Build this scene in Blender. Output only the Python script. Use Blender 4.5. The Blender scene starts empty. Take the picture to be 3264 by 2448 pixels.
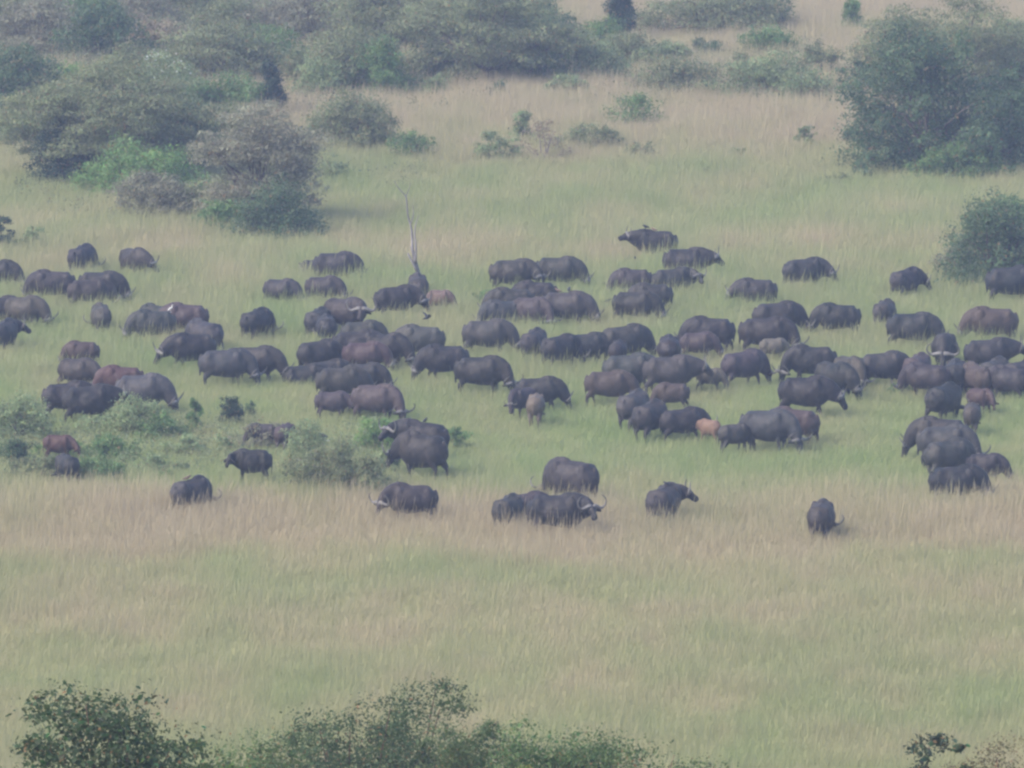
import bpy, bmesh, math, random
import numpy as np
from mathutils import Vector, Matrix
R = math.radians
SC = bpy.context.scene
COL = SC.collection

# ------------------------------------------------------------------ camera
CAM_H, FOC, PW, PH = 52.0, 25900.0, 3264.0, 2448.0
PITCH = math.atan((1224 + 2400) / FOC)
cam = bpy.data.cameras.new('camera')
cam.sensor_width = 36.0
cam.lens = FOC / PW * 36.0
cam.clip_start = 1.0
cam.clip_end = 20000.0
cam_ob = bpy.data.objects.new('camera', cam)
cam_ob.location = (0, 0, CAM_H)
cam_ob.rotation_euler = (math.pi / 2 - PITCH, 0, 0)
COL.objects.link(cam_ob)
SC.camera = cam_ob

# ------------------------------------------------------------------ sky, sun, exposure
SUN_EL, SUN_AZ = 46.0, -118.0           # degrees; azimuth clockwise from straight ahead: from the left, a little behind the camera
w = bpy.data.worlds.new('World')
SC.world = w
w.use_nodes = True
nt = w.node_tree
bg = nt.nodes['Background']
sky = nt.nodes.new('ShaderNodeTexSky')
sky.sky_type = 'NISHITA'
sky.sun_disc = False
sky.sun_elevation = R(SUN_EL)
sky.sun_rotation = R(SUN_AZ)
sky.air_density = 1.0
sky.dust_density = 3.0
sky.ozone_density = 1.0
nt.links.new(sky.outputs[0], bg.inputs['Color'])
bg.inputs['Strength'].default_value = 0.14
sun = bpy.data.lights.new('sun', 'SUN')
sun.energy = 1.5
sun.angle = R(14)
sun.color = (1.0, 0.93, 0.84)
sun_ob = bpy.data.objects.new('sun', sun)
sd = Vector((math.sin(R(SUN_AZ)) * math.cos(R(SUN_EL)), math.cos(R(SUN_AZ)) * math.cos(R(SUN_EL)), math.sin(R(SUN_EL))))
sun_ob.rotation_euler = sd.to_track_quat('Z', 'Y').to_euler()
sun_ob.location = (0, 100, 200)
COL.objects.link(sun_ob)
vs = SC.view_settings
vs.view_transform = 'Standard'
vs.look = 'None'
vs.exposure = 1.27
vs.gamma = 1.0
vs.use_curve_mapping = False
SC.render.engine = 'CYCLES'
cy = SC.cycles
cy.max_bounces = 6
cy.diffuse_bounces = 3
cy.glossy_bounces = 1
cy.transmission_bounces = 3
cy.volume_bounces = 1
cy.filter_width = 2.6
cy.caustics_reflective = False
cy.caustics_refractive = False

# ------------------------------------------------------------------ helpers
def ray(px, py):
    u, v = (px - PW / 2) / FOC, -(py - PH / 2) / FOC
    cp, sp = math.cos(PITCH), math.sin(PITCH)
    return Vector((u, cp + v * sp, -sp + v * cp))

def at_height(px, py, h):
    d = ray(px, py)
    t = (h - CAM_H) / d.z
    return Vector((d.x * t, d.y * t, h))

def at_distance(px, py, y):
    d = ray(px, py)
    t = y / d.y
    return Vector((d.x * t, y, CAM_H + d.z * t))

def row_of(y):
    return PH / 2 + FOC * math.tan(math.atan2(CAM_H, y) - PITCH)

def y_of(py):
    return at_height(PW / 2, py, 0.0).y

def terrain(x, y):
    a = 50.2 - 0.2 * max(y, 0.0)                    # the hillside below the viewpoint, easing into the plain
    f = min(1.0, max(0.0, (y - 200) / 80.0))
    return 0.5 * (a + math.sqrt(a * a + 9.0)) + f * 0.12 * math.sin(x * 0.11 + 1.0) * math.sin(y * 0.07)

def tag(o, label=None, cat=None, group=None, kind=None):
    if label: o['label'] = label
    if cat: o['category'] = cat
    if group: o['group'] = group
    if kind: o['kind'] = kind
    return o

def link(name, me, mat=None, parent=None):
    o = bpy.data.objects.new(name, me)
    COL.objects.link(o)
    if mat is not None and not me.materials:
        me.materials.append(mat)
    if parent is not None:
        o.parent = parent
    return o

def mesh_np(name, verts, faces_flat, loop_n, smooth=False):
    """fast mesh: verts (n,3); faces_flat: index array of equal-sized faces"""
    me = bpy.data.meshes.new(name)
    nf = len(faces_flat) // loop_n
    me.vertices.add(len(verts))
    me.vertices.foreach_set('co', np.asarray(verts, dtype=np.float32).ravel())
    me.loops.add(len(faces_flat))
    me.loops.foreach_set('vertex_index', np.asarray(faces_flat, dtype=np.int32))
    me.polygons.add(nf)
    me.polygons.foreach_set('loop_start', np.arange(nf, dtype=np.int32) * loop_n)
    me.polygons.foreach_set('loop_total', np.full(nf, loop_n, dtype=np.int32))
    if smooth:
        me.polygons.foreach_set('use_smooth', np.ones(nf, dtype=bool))
    me.update(calc_edges=True)
    return me

def catmull(pts, rad, n=3):
    P = [np.array(p, float) for p in pts]
    Rr = [np.atleast_1d(np.array(r, float)) for r in rad]
    out, outr = [], []
    for i in range(len(P) - 1):
        p0, p1, p2, p3 = P[max(i - 1, 0)], P[i], P[i + 1], P[min(i + 2, len(P) - 1)]
        for k in range(n):
            t = k / n
            out.append(0.5 * ((2 * p1) + (-p0 + p2) * t + (2 * p0 - 5 * p1 + 4 * p2 - p3) * t * t + (-p0 + 3 * p1 - 3 * p2 + p3) * t ** 3))
            outr.append(Rr[i] * (1 - t) + Rr[i + 1] * t)
    out.append(P[-1]); outr.append(Rr[-1])
    return out, outr

class Geo:
    """collects closed tubes and lofts"""
    def __init__(self):
        self.v, self.f = [], []
    def tube(self, pts, rad, sides=10, ref=(0, 1, 0), smooth=0):
        """rad: r, or (r along ref-side, r across) per point"""
        if smooth:
            pts, rad = catmull(pts, rad, smooth)
        pts = [np.array(p, float) for p in pts]
        base = len(self.v)
        n = len(pts)
        ref = np.array(ref, float)
        for i, p in enumerate(pts):
            t = pts[min(i + 1, n - 1)] - pts[max(i - 1, 0)]
            t /= (np.linalg.norm(t) + 1e-9)
            u = ref - t * np.dot(ref, t)
            if np.linalg.norm(u) < 0.15:
                u = np.array([1.0, 0, 0]) - t * t[0]
            u /= np.linalg.norm(u)
            v = np.cross(t, u)
            r = np.atleast_1d(rad[i])
            ra, rb = (r[0], r[0]) if len(r) == 1 else (r[0], r[1])
            for k in range(sides):
                a = 2 * math.pi * k / sides
                self.v.append(p + u * (ra * math.cos(a)) + v * (rb * math.sin(a)))
        for i in range(n - 1):
            for k in range(sides):
                a, b = base + i * sides + k, base + i * sides + (k + 1) % sides
                self.f.append((a, b, b + sides, a + sides))
        self.v.append(pts[0]); c0 = len(self.v) - 1
        self.v.append(pts[-1]); c1 = len(self.v) - 1
        for k in range(sides):
            self.f.append((c0, base + (k + 1) % sides, base + k))
            e = base + (n - 1) * sides
            self.f.append((c1, e + k, e + (k + 1) % sides))
        return self
    def ball(self, c, r, n=10):
        rx, ry, rz = r
        pts, rad = [], []
        m = 8
        for i in range(m + 1):
            a = math.pi * i / m
            pts.append((c[0], c[1], c[2] - rz * math.cos(a)))
            s = max(math.sin(a), 0.05)
            rad.append((ry * s, rx * s))
        return self.tube(pts, rad, n, ref=(0, 1, 0))
    def mesh(self, name, smooth=True):
        me = bpy.data.meshes.new(name)
        me.from_pydata([tuple(p) for p in self.v], [], self.f)
        bm = bmesh.new(); bm.from_mesh(me)
        bmesh.ops.recalc_face_normals(bm, faces=bm.faces)
        bm.to_mesh(me); bm.free()
        for p in me.polygons:
            p.use_smooth = smooth
        me.update()
        return me

def vhash(x, y, s=0.0):
    return math.sin(x * 0.37 + s) * math.sin(y * 0.23 + s * 1.7) * 0.5 + math.sin(x * 0.91 + y * 0.33 + s * 2.1) * 0.3 + math.sin(x * 0.21 - y * 0.51 + s * 0.7) * 0.2

# ------------------------------------------------------------------ materials
def nodes(name):
    m = bpy.data.materials.new(name)
    m.use_nodes = True
    t = m.node_tree
    for n in list(t.nodes):
        t.nodes.remove(n)
    out = t.nodes.new('ShaderNodeOutputMaterial')
    return m, t, out

def N(t, kind, **kw):
    n = t.nodes.new(kind)
    for k, v in kw.items():
        setattr(n, k, v)
    return n

def mixc(t, fac, a, b, mode='MIX'):
    n = N(t, 'ShaderNodeMix', data_type='RGBA', blend_type=mode)
    for sock, val in ((n.inputs[0], fac), (n.inputs[6], a), (n.inputs[7], b)):
        if hasattr(val, 'links'):
            t.links.new(val, sock)
        elif isinstance(val, (int, float)):
            sock.default_value = val
        else:
            sock.default_value = (*val, 1.0)
    return n.outputs[2]

def mth(t, op, a, b=None, clamp=False):
    n = N(t, 'ShaderNodeMath', operation=op)
    n.use_clamp = clamp
    for s, v in zip(n.inputs, (a, b)):
        if v is None: continue
        if hasattr(v, 'links'): t.links.new(v, s)
        else: s.default_value = v
    return n.outputs[0]

def noise(t, vec, scale, detail=3.0, rough=0.55):
    n = N(t, 'ShaderNodeTexNoise')
    n.inputs['Scale'].default_value = scale
    n.inputs['Detail'].default_value = detail
    n.inputs['Roughness'].default_value = rough
    if vec is not None: t.links.new(vec, n.inputs['Vector'])
    return n.outputs['Fac']

def maprange(t, v, a, b, c=0.0, d=1.0):
    n = N(t, 'ShaderNodeMapRange')
    t.links.new(v, n.inputs[0])
    for i, x in enumerate((a, b, c, d)): n.inputs[i + 1].default_value = x
    return n.outputs[0]

def scaled(t, vec, s):
    n = N(t, 'ShaderNodeVectorMath', operation='MULTIPLY')
    t.links.new(vec, n.inputs[0]); n.inputs[1].default_value = s
    return n.outputs[0]

GREEN, STRAW, PINK = (0.27, 0.345, 0.138), (0.45, 0.388, 0.235), (0.45, 0.382, 0.252)
# how dry the grass is, by zone of the plain (row of the photograph -> distance of that zone)
DRY = [(-900, .95), (-60, 1.0), (60, .95), (200, .8), (330, .95), (430, .95), (500, .7), (570, .42), (690, .38), (770, .5), (820, .62), (880, .4), (960, .3), (1060, .38),
       (1170, .32), (1290, .30), (1400, .20), (1500, .22), (1580, .42), (1630, .75), (1690, 1.0), (1760, .95), (1830, .6), (1960, .68), (2100, .62), (2250, .5), (2448, .5), (2700, .6)]

def grass_colour(t):
    """colour of the grass zones from world position; returns (dryness-mixed colour)"""
    g = N(t, 'ShaderNodeNewGeometry')
    pos = g.outputs['Position']
    sep = N(t, 'ShaderNodeSeparateXYZ'); t.links.new(pos, sep.inputs[0])
    wob = noise(t, scaled(t, pos, (0.05, 0.03, 0.0)), 1.0, 3.0)
    yy = mth(t, 'ADD', sep.outputs['Y'], mth(t, 'MULTIPLY', mth(t, 'SUBTRACT', wob, 0.5), 26.0))
    fac = maprange(t, yy, 240.0, 700.0)
    ramp = N(t, 'ShaderNodeValToRGB')
    ramp.color_ramp.interpolation = 'EASE'
    st = sorted(((y_of(p) - 240.0) / 460.0, v) for p, v in DRY)
    st = [s for s in st if 0 <= s[0] <= 1]
    e = ramp.color_ramp.elements
    e[0].position, e[0].color = st[0][0], (st[0][1],) * 3 + (1,)
    e[1].position, e[1].color = st[-1][0], (st[-1][1],) * 3 + (1,)
    for p, v in st[1:-1]:
        x = e.new(p); x.color = (v, v, v, 1)
    t.links.new(fac, ramp.inputs[0])
    patch = noise(t, scaled(t, pos, (0.16, 0.075, 0.0)), 1.0, 4.0, 0.6)
    fine = noise(t, scaled(t, pos, (0.9, 0.5, 0.0)), 1.0, 2.0, 0.6)
    d = mth(t, 'ADD', ramp.outputs[0], mth(t, 'MULTIPLY', mth(t, 'SUBTRACT', patch, 0.5), 1.55))
    d = mth(t, 'ADD', d, mth(t, 'MULTIPLY', mth(t, 'SUBTRACT', fine, 0.5), 0.45))
    pinkish = noise(t, scaled(t, pos, (0.03, 0.02, 0.0)), 1.0, 2.0)
    straw = mixc(t, mth(t, 'GREATER_THAN', d, 0.85), STRAW, PINK)
    n = N(t, 'ShaderNodeMapRange'); n.inputs[1].default_value, n.inputs[2].default_value = 0.6, 1.15
    t.links.new(d, n.inputs[0])
    straw = mixc(t, n.outputs[0], STRAW, PINK)
    return d, straw

def make_grass_material():
    m, t, out = nodes('grass_blade')
    d, straw = grass_colour(t)
    hh = N(t, 'ShaderNodeAttribute', attribute_name='along')
    rnd = N(t, 'ShaderNodeAttribute', attribute_name='rnd')
    up = mth(t, 'MULTIPLY', mth(t, 'SUBTRACT', hh.outputs['Fac'], 0.6), 0.25)
    k = mth(t, 'ADD', mth(t, 'ADD', d, up), mth(t, 'MULTIPLY', mth(t, 'SUBTRACT', rnd.outputs['Fac'], 0.5), 0.3), True)
    base = mixc(t, k, GREEN, straw)
    v = maprange(t, rnd.outputs['Fac'], 0.0, 1.0, 0.92, 1.08)
    hsv = N(t, 'ShaderNodeHueSaturation')
    t.links.new(base, hsv.inputs['Color']); t.links.new(v, hsv.inputs['Value'])
    a = N(t, 'ShaderNodeBsdfDiffuse'); b = N(t, 'ShaderNodeBsdfTranslucent')
    mx = N(t, 'ShaderNodeMixShader'); mx.inputs[0].default_value = 0.48
    for s in (a, b): t.links.new(hsv.outputs[0], s.inputs['Color'])
    t.links.new(a.outputs[0], mx.inputs[1]); t.links.new(b.outputs[0], mx.inputs[2])
    t.links.new(mx.outputs[0], out.inputs[0])
    return m

def make_ground_material():
    m, t, out = nodes('plain_soil_and_grass')
    d, straw = grass_colour(t)
    g = N(t, 'ShaderNodeNewGeometry')
    k = mth(t, 'ADD', d, 0.0, True)
    c = mixc(t, k, GREEN, straw)
    speck = noise(t, scaled(t, g.outputs['Position'], (6.0, 3.0, 1.0)), 1.0, 4.0, 0.7)
    c = mixc(t, maprange(t, speck, 0.35, 0.75), c, (0.16, 0.12, 0.08))
    a = N(t, 'ShaderNodeBsdfDiffuse')
    t.links.new(c, a.inputs['Color'])
    bump = N(t, 'ShaderNodeBump'); bump.inputs['Strength'].default_value = 0.6
    t.links.new(speck, bump.inputs['Height']); t.links.new(bump.outputs[0], a.inputs['Normal'])
    t.links.new(a.outputs[0], out.inputs[0])
    return m

def make_hide_material():
    m, t, out = nodes('buffalo_hide')
    oi = N(t, 'ShaderNodeObjectInfo')
    tc = N(t, 'ShaderNodeTexCoord')
    ofs = N(t, 'ShaderNodeVectorMath', operation='ADD')
    t.links.new(tc.outputs['Object'], ofs.inputs[0])
    rv = N(t, 'ShaderNodeCombineXYZ')
    for i in range(3): t.links.new(mth(t, 'MULTIPLY', oi.outputs['Random'], 37.0 + 11 * i), rv.inputs[i])
    t.links.new(rv.outputs[0], ofs.inputs[1])
    p = ofs.outputs[0]
    big = noise(t, p, 1.6, 4.0, 0.6)
    fine = noise(t, p, 14.0, 4.0, 0.65)
    c = mixc(t, maprange(t, big, 0.42, 0.7), oi.outputs['Color'], mixc(t, 0.3, oi.outputs['Color'], (0.085, 0.063, 0.053)))
    c = mixc(t, maprange(t, fine, 0.3, 0.75, 0.0, 0.5), c, mixc(t, 0.55, c, (0.0, 0.0, 0.0)))
    dust = noise(t, p, 2.7, 5.0, 0.7)
    c = mixc(t, maprange(t, dust, 0.54, 0.72, 0.0, 0.45), c, (0.105, 0.088, 0.078))
    b = N(t, 'ShaderNodeBsdfPrincipled')
    t.links.new(c, b.inputs['Base Color'])
    b.inputs['Roughness'].default_value = 0.62
    b.inputs['Specular IOR Level'].default_value = 0.28
    bp = N(t, 'ShaderNodeBump'); bp.inputs['Strength'].default_value = 0.5; bp.inputs['Distance'].default_value = 0.02
    t.links.new(fine, bp.inputs['Height']); t.links.new(bp.outputs[0], b.inputs['Normal'])
    t.links.new(b.outputs[0], out.inputs[0])
    return m

def make_horn_material():
    m, t, out = nodes('buffalo_horn')
    tc = N(t, 'ShaderNodeTexCoord')
    oi = N(t, 'ShaderNodeObjectInfo')
    al = N(t, 'ShaderNodeAttribute', attribute_name='along')
    n1 = noise(t, tc.outputs['Object'], 12.0, 4.0, 0.65)
    c = mixc(t, maprange(t, n1, 0.35, 0.7), (0.16, 0.148, 0.138), (0.08, 0.073, 0.07))
    c = mixc(t, maprange(t, al.outputs['Fac'], 0.55, 1.0), c, (0.05, 0.045, 0.045))
    b = N(t, 'ShaderNodeBsdfPrincipled')
    t.links.new(c, b.inputs['Base Color'])
    b.inputs['Roughness'].default_value = 0.5
    t.links.new(b.outputs[0], out.inputs[0])
    return m

def make_leaf_material():
    m, t, out = nodes('leaf')
    oi = N(t, 'ShaderNodeObjectInfo')
    tone = N(t, 'ShaderNodeAttribute', attribute_name='tone')
    hue = N(t, 'ShaderNodeAttribute', attribute_name='hue')
    hsv = N(t, 'ShaderNodeHueSaturation')
    t.links.new(oi.outputs['Color'], hsv.inputs['Color'])
    t.links.new(maprange(t, tone.outputs['Fac'], 0.0, 1.0, 0.75, 3.0), hsv.inputs['Value'])
    t.links.new(maprange(t, hue.outputs['Fac'], 0.0, 1.0, 0.46, 0.535), hsv.inputs['Hue'])
    dry = mixc(t, mth(t, 'GREATER_THAN', hue.outputs['Fac'], 0.965), hsv.outputs[0], (0.24, 0.15, 0.07))
    a = N(t, 'ShaderNodeBsdfPrincipled')
    a.inputs['Roughness'].default_value = 0.55
    a.inputs['Specular IOR Level'].default_value = 0.3
    b = N(t, 'ShaderNodeBsdfTranslucent')
    mx = N(t, 'ShaderNodeMixShader'); mx.inputs[0].default_value = 0.47
    t.links.new(dry, a.inputs['Base Color']); t.links.new(dry, b.inputs['Color'])
    t.links.new(a.outputs[0], mx.inputs[1]); t.links.new(b.outputs[0], mx.inputs[2])
    t.links.new(mx.outputs[0], out.inputs[0])
    return m

def make_bark_material():
    m, t, out = nodes('bark')
    oi = N(t, 'ShaderNodeObjectInfo')
    tc = N(t, 'ShaderNodeTexCoord')
    n1 = noise(t, scaled(t, tc.outputs['Object'], (7.0, 7.0, 1.5)), 1.0, 4.0, 0.7)
    c = mixc(t, maprange(t, n1, 0.35, 0.7, 0.0, 0.6), oi.outputs['Color'], (0.05, 0.04, 0.035))
    b = N(t, 'ShaderNodeBsdfDiffuse')
    t.links.new(c, b.inputs['Color'])
    t.links.new(b.outputs[0], out.inputs[0])
    return m

def make_plain_material(name, col, rough=0.7):
    m, t, out = nodes(name)
    tc = N(t, 'ShaderNodeTexCoord')
    n1 = noise(t, tc.outputs['Object'], 20.0, 3.0)
    c = mixc(t, maprange(t, n1, 0.3, 0.7), col, tuple(x * 0.75 for x in col))
    b = N(t, 'ShaderNodeBsdfPrincipled')
    t.links.new(c, b.inputs['Base Color']); b.inputs['Roughness'].default_value = rough
    t.links.new(b.outputs[0], out.inputs[0])
    return m

M_GRASS, M_GROUND = make_grass_material(), make_ground_material()
M_HIDE, M_HORN, M_LEAF, M_BARK = make_hide_material(), make_horn_material(), make_leaf_material(), make_bark_material()
M_WHITE = make_plain_material('white_feather', (0.75, 0.74, 0.70))
M_BROWNF = make_plain_material('brown_feather', (0.13, 0.085, 0.06))
M_BLACKF = make_plain_material('black_feather', (0.025, 0.025, 0.03))

# ------------------------------------------------------------------ ground: one sheet from behind the viewpoint hill to the horizon
def build_ground():
    ys = [-900, -500, -250, -120, -60, -30, 0] + list(range(8, 300, 6)) + list(range(300, 640, 6)) + [660, 700, 760, 850, 1000, 1250, 1600, 2200, 3200, 4500, 6000]
    xs = [-6000, -3500, -2000, -1000, -600, -350, -220, -150, -110] + list(range(-84, 85, 4)) + [110, 150, 220, 350, 600, 1000, 2000, 3500, 6000]
    v = [(x, y, terrain(x, y)) for y in ys for x in xs]
    nx = len(xs)
    f = []
    for j in range(len(ys) - 1):
        for i in range(nx - 1):
            a = j * nx + i
            f += [a, a + 1, a + 1 + nx, a + nx]
    me = mesh_np('ground', v, f, 4, smooth=True)
    return tag(link('ground', me, M_GROUND), 'wide grassy savanna plain rising to a near hillside', 'ground', kind='structure')
build_ground()

# haze: pale air round the camera and the whole scene
def build_haze():
    g = bpy.data.meshes.new('haze')
    x0, x1, y0, y1, z0, z1 = -6100, 6100, -1000, 6100, -1.6, 56.0
    g.from_pydata([(x0, y0, z0), (x1, y0, z0), (x1, y1, z0), (x0, y1, z0), (x0, y0, z1), (x1, y0, z1), (x1, y1, z1), (x0, y1, z1)], [],
                  [(3, 2, 1, 0), (4, 5, 6, 7), (0, 1, 5, 4), (1, 2, 6, 5), (2, 3, 7, 6), (3, 0, 4, 7)])
    m, t, out = nodes('haze_air')
    pv = N(t, 'ShaderNodeVolumePrincipled')
    pv.inputs['Color'].default_value = (0.51, 0.63, 1.0, 1)
    pv.inputs['Density'].default_value = HAZE_DENSITY
    pv.inputs['Density Attribute'].default_value = ''
    pv.inputs['Temperature Attribute'].default_value = ''
    pv.inputs['Anisotropy'].default_value = 0.0
    t.links.new(pv.outputs[0], out.inputs['Volume'])
    g.materials.append(m)
    o = link('haze', g)
    tag(o, 'pale blue haze filling the air over the plain', 'haze', kind='stuff')
HAZE_DENSITY = 0.00028
build_haze()

# ------------------------------------------------------------------ grass (nobody could count it): one object of scattered tussocks
HGT = [(-900, 1.2), (0, 1.15), (150, 1.0), (300, 1.1), (430, 1.1), (520, .85), (600, .72), (700, .76), (800, .88), (900, .92), (1000, .84), (1150, .68), (1300, .5), (1450, .44), (1560, .60), (1610, .82),
       (1680, .95), (1770, .68), (2100, .6), (2450, .58), (2800, .58)]
HX, HY = np.array([a for a, b in HGT], float), np.array([b for a, b in HGT], float)

def tussock_mesh(seed, n=760):
    rg = np.random.default_rng(seed)
    base = rg.normal(0, 0.72, (n, 2))
    hh = rg.uniform(0.45, 1.15, n)
    stalk = rg.random(n) < 0.16
    hh[stalk] *= rg.uniform(1.15, 1.75, int(stalk.sum()))
    wd = rg.uniform(0.0028, 0.0056, n)
    wd[stalk] *= 0.75
    ang = rg.uniform(0, 2 * math.pi, n)
    lean = rg.uniform(0.02, 0.26, n)
    la = rg.uniform(0, 2 * math.pi, n)
    dx = np.cos(la) * lean * 0.6 + 0.05
    dy = np.sin(la) * lean * 0.7
    sx, sy = np.cos(ang), np.sin(ang)
    V = np.zeros((n, 7, 3), np.float32)
    for i, (t, ww) in enumerate(((0.0, 1.0), (0.5, 1.0), (0.82, 0.9))):
        cx = base[:, 0] + dx * hh * t ** 1.8
        cyy = base[:, 1] + dy * hh * t ** 1.8
        wv = wd * ww * np.where(stalk & (t > 0.7), 2.2, 1.0)
        for s, o in ((-1, 0), (1, 1)):
            V[:, 2 * i + o, 0] = cx + sx * wv * s
            V[:, 2 * i + o, 1] = cyy + sy * wv * s
            V[:, 2 * i + o, 2] = hh * t
    V[:, 6, 0] = base[:, 0] + dx * hh
    V[:, 6, 1] = base[:, 1] + dy * hh
    V[:, 6, 2] = hh
    tri = np.array([0, 1, 3, 0, 3, 2, 2, 3, 5, 2, 5, 4, 4, 5, 6])
    F = (np.arange(n)[:, None] * 7 + tri[None, :]).ravel()
    V[:, 0:2, 2] -= 0.06
    me = mesh_np('grass_tussock', V.reshape(-1, 3), F, 3)
    a = me.attributes.new('along', 'FLOAT', 'POINT')
    a.data.foreach_set('value', np.tile(np.array([0, 0, .5, .5, .82, .82, 1.0], np.float32), n))
    a = me.attributes.new('rnd', 'FLOAT', 'POINT')
    r = rg.random(n).astype(np.float32)
    r[stalk] = 0.55 + 0.45 * r[stalk]
    a.data.foreach_set('value', np.repeat(r, 7))
    me.materials.append(M_GRASS)
    return me

def build_grass():
    rg = np.random.default_rng(5)
    pts, scl, rot, idx = [], [], [], []
    y = 232.0
    step = 1.45
    while y < 690.0:
        hw = 0.0635 * y + 13.0
        st = step if y < 560 else step * 1.35
        for x in np.arange(-hw, hw, st):
            px, py = x + rg.uniform(-.5, .5) * st, y + rg.uniform(-.5, .5) * st
            r = row_of(py)
            h = float(np.interp(r, HX, HY)) * 0.86
            h *= 1.0 + 0.28 * vhash(px * 0.9, py * 0.5, 1.3) + 0.14 * vhash(px * 3.1, py * 2.3, 4.4)
            h *= rg.uniform(0.82, 1.15)
            pts.append((px, py, terrain(px, py)))
            wsc = rg.uniform(0.9, 1.2) * (1.0 if y < 560 else 1.3)
            scl.append((wsc, wsc, h))
            rot.append(rg.uniform(-0.45, 0.45))
            idx.append(rg.integers(0, 7))
        y += st
    me = bpy.data.meshes.new('grass')
    me.vertices.add(len(pts))
    me.vertices.foreach_set('co', np.array(pts, np.float32).ravel())
    a = me.attributes.new('tussock_scale', 'FLOAT_VECTOR', 'POINT'); a.data.foreach_set('vector', np.array(scl, np.float32).ravel())
    rv = np.zeros((len(pts), 3), np.float32); rv[:, 2] = rot
    a = me.attributes.new('tussock_turn', 'FLOAT_VECTOR', 'POINT'); a.data.foreach_set('vector', rv.ravel())
    a = me.attributes.new('tussock_kind', 'INT', 'POINT'); a.data.foreach_set('value', np.array(idx, np.int32))
    o = link('grass', me)
    tag(o, 'tall green and straw coloured grass covering the plain', 'grass', kind='stuff')
    ng = bpy.data.node_groups.new('grass_scatter', 'GeometryNodeTree')
    ng.interface.new_socket('Geometry', in_out='INPUT', socket_type='NodeSocketGeometry')
    ng.interface.new_socket('Geometry', in_out='OUTPUT', socket_type='NodeSocketGeometry')
    gi, go = ng.nodes.new('NodeGroupInput'), ng.nodes.new('NodeGroupOutput')
    join = ng.nodes.new('GeometryNodeJoinGeometry')
    for k in range(7):
        src = bpy.data.objects.new('grass_tussock', tussock_mesh(100 + k))
        oi = ng.nodes.new('GeometryNodeObjectInfo')
        oi.inputs['Object'].default_value = src
        g2i = ng.nodes.new('GeometryNodeGeometryToInstance')
        ng.links.new(oi.outputs['Geometry'], g2i.inputs[0])
        ng.links.new(g2i.outputs[0], join.inputs[0])
    iop = ng.nodes.new('GeometryNodeInstanceOnPoints')
    iop.inputs['Pick Instance'].default_value = True
    def named(n, dt):
        q = ng.nodes.new('GeometryNodeInputNamedAttribute'); q.data_type = dt
        q.inputs['Name'].default_value = n
        return q.outputs['Attribute']
    ng.links.new(gi.outputs[0], iop.inputs['Points'])
    ng.links.new(join.outputs[0], iop.inputs['Instance'])
    ng.links.new(named('tussock_kind', 'INT'), iop.inputs['Instance Index'])
    e2r = ng.nodes.new('FunctionNodeEulerToRotation')
    ng.links.new(named('tussock_turn', 'FLOAT_VECTOR'), e2r.inputs[0])
    ng.links.new(e2r.outputs[0], iop.inputs['Rotation'])
    ng.links.new(named('tussock_scale', 'FLOAT_VECTOR'), iop.inputs['Scale'])
    ng.links.new(iop.outputs[0], go.inputs[0])
    md = o.modifiers.new('scatter', 'NODES')
    md.node_group = ng
    print('grass tussocks', len(pts))
build_grass()

# ------------------------------------------------------------------ buffaloes: one continuous body per pose, horns as parts
def dirv(yaw, pitch):
    return np.array([math.cos(pitch) * math.cos(yaw), math.cos(pitch) * math.sin(yaw), math.sin(pitch)])

NECKS = {  # neck pitch, neck length, head pitch
    'graze': (-44, .76, -66), 'half': (-22, .70, -52), 'level': (3, .64, -30), 'up': (13, .66, -8), 'lie': (-6, .66, -28)}

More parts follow.
